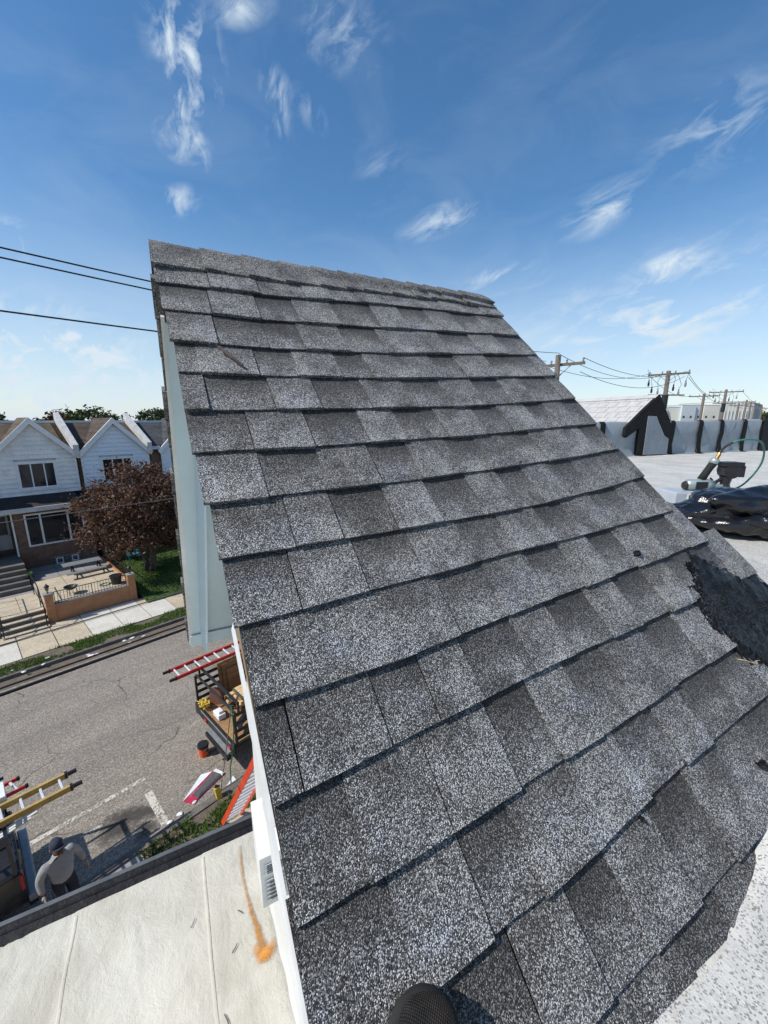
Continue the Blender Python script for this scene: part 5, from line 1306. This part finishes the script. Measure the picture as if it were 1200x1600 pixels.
rp = MB(); rp.tube([(4.05, 9.35, 2.1), (4.02, 9.25, 1.5), (3.95, 9.22, .9), (3.78, 9.15, .45), (3.72, 9.05, .06), (3.6, 9.0, .03), (3.5, 8.9, .03)], .016, 6); tag(rp.build('green_rope', MT['green_rope'], None, smooth=True, base=(3.9, 9.2, 0)), 'green rope hanging down the kerbside rear of the truck', 'rope')
rp = MB(); rp.tube([(4.1, 9.5, 1.86), (3.9, 9.36, 1.3), (3.7, 9.2, .8), (3.48, 9.02, .35), (3.38, 8.93, .1)], .012, 5); tag(rp.build('cord', MT['bark'], None, smooth=True, base=(3.4, 8.95, 0)), 'thin brown cord stretched from the truck rack to the yellow post', 'cord')
# --- things on the road by the truck
bk = thing('bucket', 'orange bucket with black lid standing on the road behind the truck', 'bucket', (3.66, 10.58, 0))
m = MB(); m.lathe(3.66, 10.58, [(.125, .003), (.145, .33), (.145, .34)], 20); m.build('pail', MT['orange_pail'], bk, smooth=False)
m = MB(); m.lathe(3.66, 10.58, [(.155, .30), (.158, .36), (.15, .385), (.03, .388)], 20); m.build('lid', MT['black_plastic'], bk)
m = MB(); m.prism([(3.66 + .1475 * cos(q), 10.58 + .1475 * sin(q), .15) for q in [3.6 + .12 * i for i in range(9)]] + [(3.66 + .1475 * cos(q), 10.58 + .1475 * sin(q), .18) for q in [4.56 - .12 * i for i in range(9)]], (0, 0, .0)); 
sw = thing('shingle_packet', 'open crimson and white packet of grey starter shingles on the road', 'packet', (3.2, 9.5, 0))
m = MB(); m.prism([(2.66, 9.46, .012), (2.78, 9.22, .012), (3.70, 9.50, .012), (3.58, 9.80, .012)], (0, 0, .02)); m.build('wrapper', MT['pink_wrap'], sw)
m = MB(); m.prism([(2.64, 9.49, .012), (2.70, 9.50, .014), (3.56, 9.83, .014), (3.30, 9.95, .012)], (0, 0, .01)); m.build('torn_flap', MT['paper'], sw)
m = MB(); m.prism([(3.58, 9.80, .034), (3.66, 9.82, .034), (3.76, 9.52, .034), (3.68, 9.48, .034)], (0, 0, .012)); m.build('torn_flap', MT['paper'], sw)
for i in range(3):
    m = MB(); d = .02 * i; m.prism([(2.86 + d, 9.47, .034 + .008 * i), (2.95 + d, 9.28 + d, .034 + .008 * i), (3.67, 9.50 + d, .034 + .008 * i), (3.57, 9.75, .034 + .008 * i)], (0, 0, .007)); m.build('starter_strip', MT['slate_strip'], sw)
m = MB(); m.prism([(3.46, 8.99, .02), (3.50, 8.72, .02), (3.88, 9.04, .02), (3.88, 9.26, .02)], (0, 0, .012)); tag(m.build('paper_sheet', MT['paper'], None, base=(3.6, 9, 0)), 'white paper wrapper lying by the kerb next to the orange ladder', 'paper')
yp = thing('dock_post', 'short yellow post by the kerb at the foot of the orange ladder', 'post', (3.33, 8.82, 0))
m = MB(); m.bar((3.30, 8.80, .01), (3.27, 8.87, .42), .13, .11, (0, 1, 0)); m.build('post_body', MT['rope'], yp, bevel=.01)
m = MB(); m.bar((3.25, 8.9, .42), (3.29, 8.84, .46), .16, .05, (0, 1, 0)); m.build('post_cap', MT['bark'], yp)
rl = random.Random(3)
def litter(n, s0, s1, t0_, t1_, z, lab, grp, sz=(.05, .13)):
    for i in range(n):
        s, t = rl.uniform(s0, s1), rl.uniform(t0_, t1_); q = rl.uniform(*sz); m = MB(); m.blob((s, t, z + q * .15), (q, q * rl.uniform(.5, .9), q * .25), 1, .7, i + int(s * 10))
        tag(m.build('litter', MT['paper'], None, base=(s, t, z)), lab, 'litter', grp)
litter(8, 1.8, 5.2, 18.95, 19.42, .012, 'crumpled pale litter in the far gutter', 'litter in the far gutter')
litter(6, 1.7, 3.0, 8.75, 9.25, .012, 'crumpled pale litter at the near kerb beside the grass verge', 'litter at the near kerb', (.04, .09))
litter(4, .2, 1.6, 19.3, 19.9, .15, 'crumpled pale litter at the end of the far grass verge', 'litter on the far verge', (.04, .10))
# shadow beside the pickup, painted on the road as dark patches
def road_shadow(pts, ws):
    m = MB(); uv = []; n = len(pts)
    for i, (x, y) in enumerate(pts):
        for k in range(-2, 3): m.v.append((x - ws[i] * .4 * k / 2, y + ws[i] * k / 2, .008)); uv.append(((k + 2) / 4, .2 if i in (0, n - 1) else .75))
    for i in range(n - 1):
        for k in range(4): a = i * 5 + k; m.f.append([a, a + 1, a + 6, a + 5]); m.fm.append(0)
    m.uv = uv; m.build('road_shadow', MT['shadow_scuff'], None, kind='structure')
road_shadow([(.9, 9.7), (1.2, 9.95), (1.6, 10.05), (2.0, 9.9), (2.2, 9.6)], [.3, .55, .6, .5, .3])
road_shadow([(1.5, 9.2), (1.8, 9.45), (2.0, 9.4)], [.2, .35, .2])
# --- orange ladder leaning on our house
ladder('leaning_ladder', 'orange red fibreglass ladder leaning from the near verge up to our roof', (3.02, 8.08, .13), (2.20, 3.02, 7.3), (.43, -.06, 0), 24, MT['orange_ladder'], (.035, .10), up=(0, 1, .2))

# ------------------------------------------------------------------ person by the pickup
pers = thing('person', 'person in grey sweatshirt, dark cap and work gloves standing by the pickup looking up', 'person', (.18, 8.62, 0))
def skin(name, chain, mat, parent, sub=2, rootv=0, smooth=True):
    vs, es, rs_ = [], [], []
    for p, r, par in chain:
        vs.append(p); rs_.append(r if isinstance(r, tuple) else (r, r))
        if par is not None: es.append((par, len(vs) - 1))
    b, frame = ORG[root_of(parent).name]
    me = bpy.data.meshes.new(name); me.from_pydata([tuple(Vector(v) - b) for v in vs], es, []); o = bpy.data.objects.new(name, me); COL.objects.link(o); o.parent = parent
    sk = o.modifiers.new('skin', 'SKIN'); sk.use_smooth_shade = True; sk.branch_smoothing = .6
    if not me.skin_vertices: pass
    lay = me.skin_vertices[0] if me.skin_vertices else me.attributes and None
    for i, q in enumerate(lay.data): q.radius = rs_[i]; q.use_root = (i == rootv)
    sb = o.modifiers.new('sub', 'SUBSURF'); sb.levels = sub; sb.render_levels = sub
    me.materials.append(mat); return o
PX, PY = .18, 8.62
# local axes: the person faces roughly towards +s and the house (right in the picture); f = forward, l = left hand side
FWD = Vector((cos(R(-74)), sin(R(-74)), 0)); LFT = Vector((-FWD.y, FWD.x, 0))
def B(f, l, z): v = Vector((PX, PY, 0)) + FWD * f + LFT * l; return (v.x, v.y, z)
body = [(B(-.01, 0, 1.0), (.07, .05), None), (B(-.01, 0, 1.15), (.08, .06), 0), (B(.0, 0, 1.34), (.11, .08), 1), (B(-.01, 0, 1.44), (.065, .055), 2), (B(-.005, 0, 1.54), .06, 3),
        (B(.02, 0, 1.60), .075, 4), (B(.03, 0, 1.69), (.085, .098), 5), (B(.01, 0, 1.765), (.07, .08), 6),
        (B(-.01, .09, .84), .05, 0), (B(.03, .12, .50), .05, 8), (B(-.02, .13, .09), .05, 9), (B(.13, .15, .04), .04, 10),
        (B(-.01, -.09, .84), .05, 0), (B(.04, -.12, .50), .05, 12), (B(0, -.14, .09), .05, 13), (B(.15, -.16, .04), .04, 14),
        (B(-.01, .20, 1.42), .07, 2), (B(-.05, .30, 1.16), .052, 16), (B(.06, .36, .95), .04, 17),
        (B(-.01, -.20, 1.42), .07, 2), (B(-.06, -.30, 1.15), .052, 19), (B(.04, -.33, .93), .04, 20)]
bo = skin('body', body, MT['skin'], pers)
m = MB(); m.blob(B(.118, 0, 1.68), (.016, .016, .022), 2); m.build('nose', MT['skin'], bo, smooth=True)
for q in (-.033, .033):
    m = MB(); m.blob(B(.103, q, 1.705), (.011, .011, .009), 1); m.build('eye', MT['black_plastic'], bo, smooth=True)
for q in (-.092, .092):
    m = MB(); m.blob(B(.01, q, 1.68), (.018, .018, .032), 2); m.build('ear', MT['skin'], bo, smooth=True)
bd_ = MB(); bd_.blob(B(.06, 0, 1.605), (.075, .078, .072), 3, .2, 3); bd_.build('beard', MT['beard'], bo, smooth=True)
sweat = [(B(.0, 0, .86), (.205, .175), None), (B(.03, 0, 1.10), (.235, .195), 0), (B(.015, 0, 1.34), (.22, .16), 1), (B(-.01, 0, 1.47), (.12, .10), 2), (B(-.005, 0, 1.53), .082, 3),
         (B(-.01, .215, 1.43), .098, 2), (B(-.06, .315, 1.17), .076, 5), (B(.055, .365, .97), .055, 6),
         (B(-.01, -.215, 1.43), .098, 2), (B(-.07, -.315, 1.16), .076, 8), (B(.035, -.335, .95), .055, 9)]
skin('sweatshirt', sweat, MT['sweat'], pers)
jeans = [(B(0, 0, 1.02), (.185, .15), None), (B(0, .10, .86), .125, 0), (B(.03, .125, .50), .092, 1), (B(-.02, .135, .12), .072, 2), (B(0, -.10, .86), .125, 0), (B(.04, -.125, .50), .092, 4), (B(0, -.145, .12), .072, 5), (B(.01, 0, 1.14), (.19, .155), 0)]
skin('jeans', jeans, MT['denim'], pers)
for q, y in ((-.02, .14), (.0, -.15)):
    boot = [(B(q, y, .10), .062, None), (B(q - .02, y, .05), .056, 0), (B(q + .10, y * 1.08, .05), .05, 1), (B(q + .19, y * 1.12, .04), .042, 2)]
    skin('boot', boot, MT['boot'], pers)
capc = MB(); n = 16
for k, (r, z) in enumerate(((.108, 1.70), (.112, 1.735), (.105, 1.785), (.075, 1.825), (.02, 1.838))):
    for i in range(n): a = 2 * pi * i / n; capc.v.append(B(.012 + r * 1.05 * cos(a), r * .93 * sin(a), z + .012 * cos(a) * (k < 2)))
for k in range(4):
    for i in range(n): capc.f.append([k * n + i, k * n + (i + 1) % n, (k + 1) * n + (i + 1) % n, (k + 1) * n + i]); capc.fm.append(0)
capc.f.append([4 * n + i for i in range(n)]); capc.fm.append(0)
cp = capc.build('cap', MT['cap_cloth'], pers, smooth=True)
m = MB(); top = [B(.10 + .095 * cos(a) * (abs(cos(a)) ** .3), .088 * sin(a), 1.728 - .018 * abs(sin(a))) for a in [-pi / 2 + pi * i / 8 for i in range(9)]]
m.prism(top, (0, 0, .008)); m.build('cap_brim', MT['cap_cloth'], cp)
def hand(side, wrist, dirv, parent):
    W0 = Vector(wrist); d = Vector(dirv).normalized(); out = LFT * side; acr = FWD
    ch = [(tuple(W0), .036, None), (tuple(W0 + d * .05), (.045, .026), 0), (tuple(W0 + d * .09), (.044, .022), 1)]
    for i, ln in enumerate((.072, .082, .077, .06)):
        o = W0 + d * .092 + acr * (.033 - .022 * i); p1 = o + d * ln * .5 + out * -.004; p2 = p1 + d * ln * .42 - out * .022
        k = len(ch); ch += [(tuple(o), .011, 2), (tuple(p1), .0105, k), (tuple(p2), .009, k + 1)]
    k = len(ch); t_ = W0 + d * .03 + acr * .035; ch += [(tuple(t_), .015, 1), (tuple(t_ + d * .035 + acr * .028), .013, k), (tuple(t_ + d * .065 + acr * .033 - out * .01), .011, k + 1)]
    return skin('glove', ch, MT['glove'], parent, sub=1)
hand(1, B(.06, .37, .945), (FWD * .35 + LFT * .05 + Vector((0, 0, -.9))), pers)
hand(-1, B(.045, -.34, .92), (FWD * .3 + Vector((0, 0, -.95))), pers)

# ------------------------------------------------------------------ nail gun, bundles, bin bag (frame H)
def HB(c, p, z, f, l, up, ang): a = R(ang); return (c + f * cos(a) - l * sin(a), p + f * sin(a) + l * cos(a), z + up)
NC, NP = 5.18, 2.20; 
bs = thing('shingle_bundle', 'grey wrapped shingle bundle with white label lying under the nail gun', 'bundle', (NC, NP, FZ), 'H')
def hb_box(m, ang, c, p, z, f0, f1, l0, l1, z0, z1):
    vs = [HB(c, p, z, f, l, u, ang) for f in (f0, f1) for l in (l0, l1) for u in (z0, z1)]
    return m.add(vs, [(0, 1, 3, 2), (4, 6, 7, 5), (0, 4, 5, 1), (2, 3, 7, 6), (0, 2, 6, 4), (1, 5, 7, 3)])
ANG = -32
m = MB(); hb_box(m, ANG, NC, NP, FZ, -.42, .55, -.17, .17, .02, .15); m.build('bundle_wrap', MT['wrap_grey'], bs, bevel=.012)
m = MB(); hb_box(m, ANG, NC, NP, FZ, -.30, .10, -.174, -.170, .035, .135); lb = m.build('label', MT['paper'], bs)
for i in range(14):
    m = MB(); x = -.285 + i * .0095; w = .003 if i % 3 else .006; hb_box(m, ANG, NC, NP, FZ, x, x + w, -.1765, -.174, .045, .125)
    if i < 12: m.build('barcode_bar', MT['black_plastic'], lb)
m = MB(); hb_box(m, ANG, NC + .15, NP + .1, FZ, .35, 1.25, -.15, .19, .02, .12); b2 = tag(m.build('shingle_bundle', MT['paper'], None, 'H', bevel=.012, base=(NC + .8, NP - .2, FZ)), 'white wrapped shingle bundle behind the bin bag', 'bundle')
ngun = thing('nail_gun', 'silver and black roofing nail gun with green air hose on the grey bundle', 'nail gun', (NC, NP, FZ + .15), 'H')
gz = FZ + .15
GS = 1.2
G = lambda f, l, u: HB(NC, NP, gz, f * GS, l * GS, u * GS, ANG)
m = MB(); m.tube([G(-.19, .0, .045), G(-.17, .0, .05), G(-.02, .0, .06), G(.05, .0, .06)], [GS * v_ for v_ in [.030, .050, .052, .034]], 14); m.build('drive_body', MT['tool_silver'], ngun, smooth=True)
m = MB(); m.tube([G(-.205, 0, .044), G(-.188, 0, .045)], [GS * v_ for v_ in [.034, .042]], 14); m.build('rear_cap', MT['black_plastic'], ngun)
m = MB(); hb_box(m, ANG, NC, NP, gz, *[GS * v_ for v_ in (-.13, -.03, -.056, -.050, .02, .085)]); m.build('side_plate', MT['black_plastic'], ngun)
m = MB(); hb_box(m, ANG, NC, NP, gz, *[GS * v_ for v_ in (.03, .12, -.03, .03, .01, .06)]); m.bar(G(.10, 0, .03), G(.19, 0, .02), .035, .03); m.build('nose', MT['tool_silver'], ngun, bevel=.004)
m = MB(); m.tube([G(-.06, 0, .10), G(-.035, 0, .15), G(-.005, 0, .21), G(.02, 0, .25)], [GS * v_ for v_ in [.034, .031, .030, .033]], 12); m.build('grip', MT['rubber'], ngun, smooth=True)
m = MB(); m.tube([G(.018, 0, .245), G(.03, 0, .275), G(.036, 0, .29)], [GS * v_ for v_ in [.037, .038, .030]], 12); m.build('handle_end', MT['tool_silver'], ngun, smooth=True)
m = MB(); m.tube([G(.04, 0, .29), G(.055, 0, .325), G(.06, 0, .345)], [GS * v_ for v_ in [.016, .016, .012]], 10); m.build('hose_coupling', MT['brass'], ngun)
m = MB(); m.tube([G(.015, 0, .115), G(.035, 0, .10), G(.03, 0, .075)], GS * .008, 6); m.build('trigger', MT['black_plastic'], ngun)
m = MB()
cc = G(.165, 0, .19); ax = (Vector(G(1, 0, 0)) - Vector(G(0, 0, 0))).normalized(); sd_ = Vector(G(0, 1, 0)) - Vector(G(0, 0, 0))
n = 18
for o, r in ((-.055, .066), (-.05, .075), (.05, .075), (.055, .066)):
    for k in range(n):
        a = 2 * pi * k / n; p = Vector(cc) + sd_ * o + (ax * cos(a) + Vector((0, 0, 1)) * sin(a)) * r * GS * (1.0 if abs(cos(a)) < .8 else .96); m.v.append(tuple(p))
for i in range(3):
    for k in range(n): m.f.append([i * n + k, i * n + (k + 1) % n, (i + 1) * n + (k + 1) % n, (i + 1) * n + k]); m.fm.append(0)
m.f += [list(range(n))[::-1], [3 * n + k for k in range(n)]]; m.fm += [0, 0]
m.build('coil_magazine', MT['black_plastic'], ngun)
m = MB(); hb_box(m, ANG, NC, NP, gz, *[GS * v_ for v_ in (.08, .25, -.06, .06, .225, .262)]); hb_box(m, ANG, NC, NP, gz, *[GS * v_ for v_ in (.22, .27, -.05, .05, .13, .23)]); m.build('magazine_cover', MT['black_plastic'], ngun, bevel=.006)
m = MB(); m.tube([G(.15, 0, .13), G(.15, 0, .06), G(.155, 0, .015)], [GS * v_ for v_ in [.05, .036, .046]], 10); hb_box(m, ANG, NC, NP, gz, *[GS * v_ for v_ in (.09, .22, -.05, .05, .0, .02)]); m.build('magazine_foot', MT['black_plastic'], ngun)
m = MB(); m.tube([G(.06, 0, .07), G(.10, 0, .10), G(.13, 0, .12)], GS * .015, 8); m.build('feed_arm', MT['black_plastic'], ngun)
hp = [G(.06, 0, .345), G(.075, 0, .375), G(.11, -.02, .42), G(.17, -.05, .455), G(.25, -.07, .465), G(.35, -.05, .44), G(.43, .0, .36), G(.475, .06, .24), G(.46, .12, .11), G(.40, .16, .01), G(.30, .24, -.06)]
def smoothpts(P, k=5):
    P = [Vector(p) for p in P]; out = []
    for i in range(len(P) - 1):
        a, b, c, d = P[max(i - 1, 0)], P[i], P[i + 1], P[min(i + 2, len(P) - 1)]
        for q in range(k):
            t = q / k; out.append(.5 * ((2 * b) + (c - a) * t + (2 * a - 5 * b + 4 * c - d) * t * t + (-a + 3 * b - 3 * c + d) * t ** 3))
    return out + [P[-1]]
sp_ = smoothpts(hp)
m = MB(); m.tube(sp_, .0095, 8); hs_ = tag(m.build('air_hose', MT['hose'], None, 'H', smooth=True, base=G(.06, 0, .345)), 'green air hose arching from the nail gun handle to behind the bin bag', 'hose')
m = MB(); m.tube(sp_[:13], .0125, 8); m.build('hose_guard', MT['hose_dark'], hs_, smooth=True)
m = MB(); m.tube(smoothpts([(5.2, 2.55, FZ + .012), (4.7, 2.75, FZ + .014), (4.2, 3.05, FZ + .013), (3.6, 3.0, FZ + .013), (2.6, 2.7, FZ + .013)]), .010, 6); tag(m.build('air_hose', MT['hose_dark'], None, 'H', smooth=True, base=(4.4, 2.9, FZ)), 'dark air hose lying on the flat roof left of the grey bundle', 'hose')
# bin bag, crumpled film
def bin_bag():
    import bmesh
    bm = bmesh.new(); bmesh.ops.create_icosphere(bm, subdivisions=3, radius=1.0); m = MB()
    ax = R(-34); rr = random.Random(31)
    for v in bm.verts:
        d = v.co.normalized()
        w = NZ.noise(d * 1.3 + Vector((3, 1, 5))); f1 = NZ.noise(d * 2.6 + Vector((7, 2, 1))); f2 = NZ.noise(d * 5.5 + Vector((1, 4, 9)))
        r = 1 + .16 * w + .17 * f1 + .25 * f2 + rr.uniform(-.11, .11)
        x, y, z = d.x * r * .82, d.y * r * .36, d.z * r * .235
        z = z * (.86 + .22 * d.x) + .015 * d.x
        z = max(z, -.155 + .02 * f2)
        X = 4.33 + x * cos(ax) - y * sin(ax); Y = 1.30 + x * sin(ax) + y * cos(ax)
        m.v.append((X, Y, FZ + .165 + z))
    m.f = [[v.index for v in f.verts] for f in bm.faces]; m.fm = [0] * len(m.f); bm.free()
    return m
bb = bin_bag(); o = bb.build('bin_bag', MT['bag'], None, 'H', smooth=True, base=(4.33, 1.30, FZ)); tag(o, 'crumpled shiny black bin bag on the flat roof in front of the nail gun', 'bin bag')
cr = o.data.attributes.new('crease_edge', 'FLOAT', 'EDGE'); rc_ = random.Random(8)
cr.data.foreach_set('value', [rc_.choice((0, 0, .4, .8, 1.0, 1.0)) for _ in o.data.edges])
sb = o.modifiers.new('folds', 'SUBSURF'); sb.levels = 3; sb.render_levels = 3
tx = bpy.data.textures.new('film_creases', 'VORONOI'); tx.noise_scale = .17; tx.weight_1 = -1; tx.weight_2 = 1; tx.noise_intensity = 1.2
dm = o.modifiers.new('creases', 'DISPLACE'); dm.texture = tx; dm.strength = -.075; dm.mid_level = .35; dm.texture_coords = 'LOCAL'


# ------------------------------------------------------------------ shoe toe at the bottom of the picture (frame H)
def mat_knit():
    t = NT('dark_knit_upper')
    w1 = t.n('ShaderNodeTexWave'); w1.inputs['Scale'].default_value = 120; w1.inputs['Distortion'].default_value = .6; t.l(t.mapping(rot=(0, 0, .8)), w1.inputs['Vector'])
    w2 = t.n('ShaderNodeTexWave'); w2.inputs['Scale'].default_value = 105; w2.inputs['Distortion'].default_value = .6; t.l(t.mapping(rot=(0, 0, -.75)), w2.inputs['Vector'])
    k = t.math('MULTIPLY', w1.outputs['Fac'], w2.outputs['Fac'])
    dust = t.ramp(t.noise(22, 5, .7), [(.40, 0.), (.75, 1.)])
    col = t.mix(t.ramp(k, [(.2, 0.), (.6, 1.)]), (.010, .010, .010), (.042, .040, .037))
    col = t.mix(t.math('MULTIPLY', dust, .45), col, (.115, .085, .06))
    t.bump(k, .7, .003); return t.set(col, .9, 0, .2)
knit = mat_knit()
sh = thing('shoe', 'dusty dark knit toe of a work shoe at the bottom edge of the picture', 'shoe', PL(.27, -.40, .02), 'H')
ta, tb = Vector((.226, -.287)), Vector((.118, -.55))       # toe tip and heel in roof coordinates (c, u)
dd = (ta - tb).normalized(); pp = Vector((-dd.y, dd.x)); Ls = (ta - tb).length
def loft(name, secs, mat, n=20, cap=True):
    m = MB()
    for f, w, h0, h1 in secs:
        o = tb + dd * Ls * f
        for k in range(n):
            a = 2 * pi * k / n; q = o + pp * (w * cos(a)); hh = (h0 + h1) / 2 + (h1 - h0) / 2 * sin(a) * (1 if sin(a) < 0 else 1); m.v.append(PL(q.x, q.y, hh))
    for i in range(len(secs) - 1):
        for k in range(n): m.f.append([i * n + k, i * n + (k + 1) % n, (i + 1) * n + (k + 1) % n, (i + 1) * n + k]); m.fm.append(0)
    m.f += [list(range(n))[::-1], [(len(secs) - 1) * n + k for k in range(n)]]; m.fm += [0, 0]
    return m.build(name, mat, sh, smooth=True)
loft('upper', [(0, .030, .035, .09), (.1, .036, .03, .105), (.35, .038, .03, .10), (.6, .044, .03, .085), (.76, .047, .028, .072), (.88, .045, .028, .066), (.95, .036, .028, .062), (.985, .026, .03, .052), (1.0, .006, .035, .042)], knit)
loft('sole', [(0, .034, .018, .04), (.1, .040, .018, .042), (.5, .043, .018, .042), (.78, .052, .018, .042), (.91, .049, .018, .042), (.97, .038, .018, .042), (1.005, .018, .02, .04), (1.015, .006, .024, .036)], MT['rubber'])
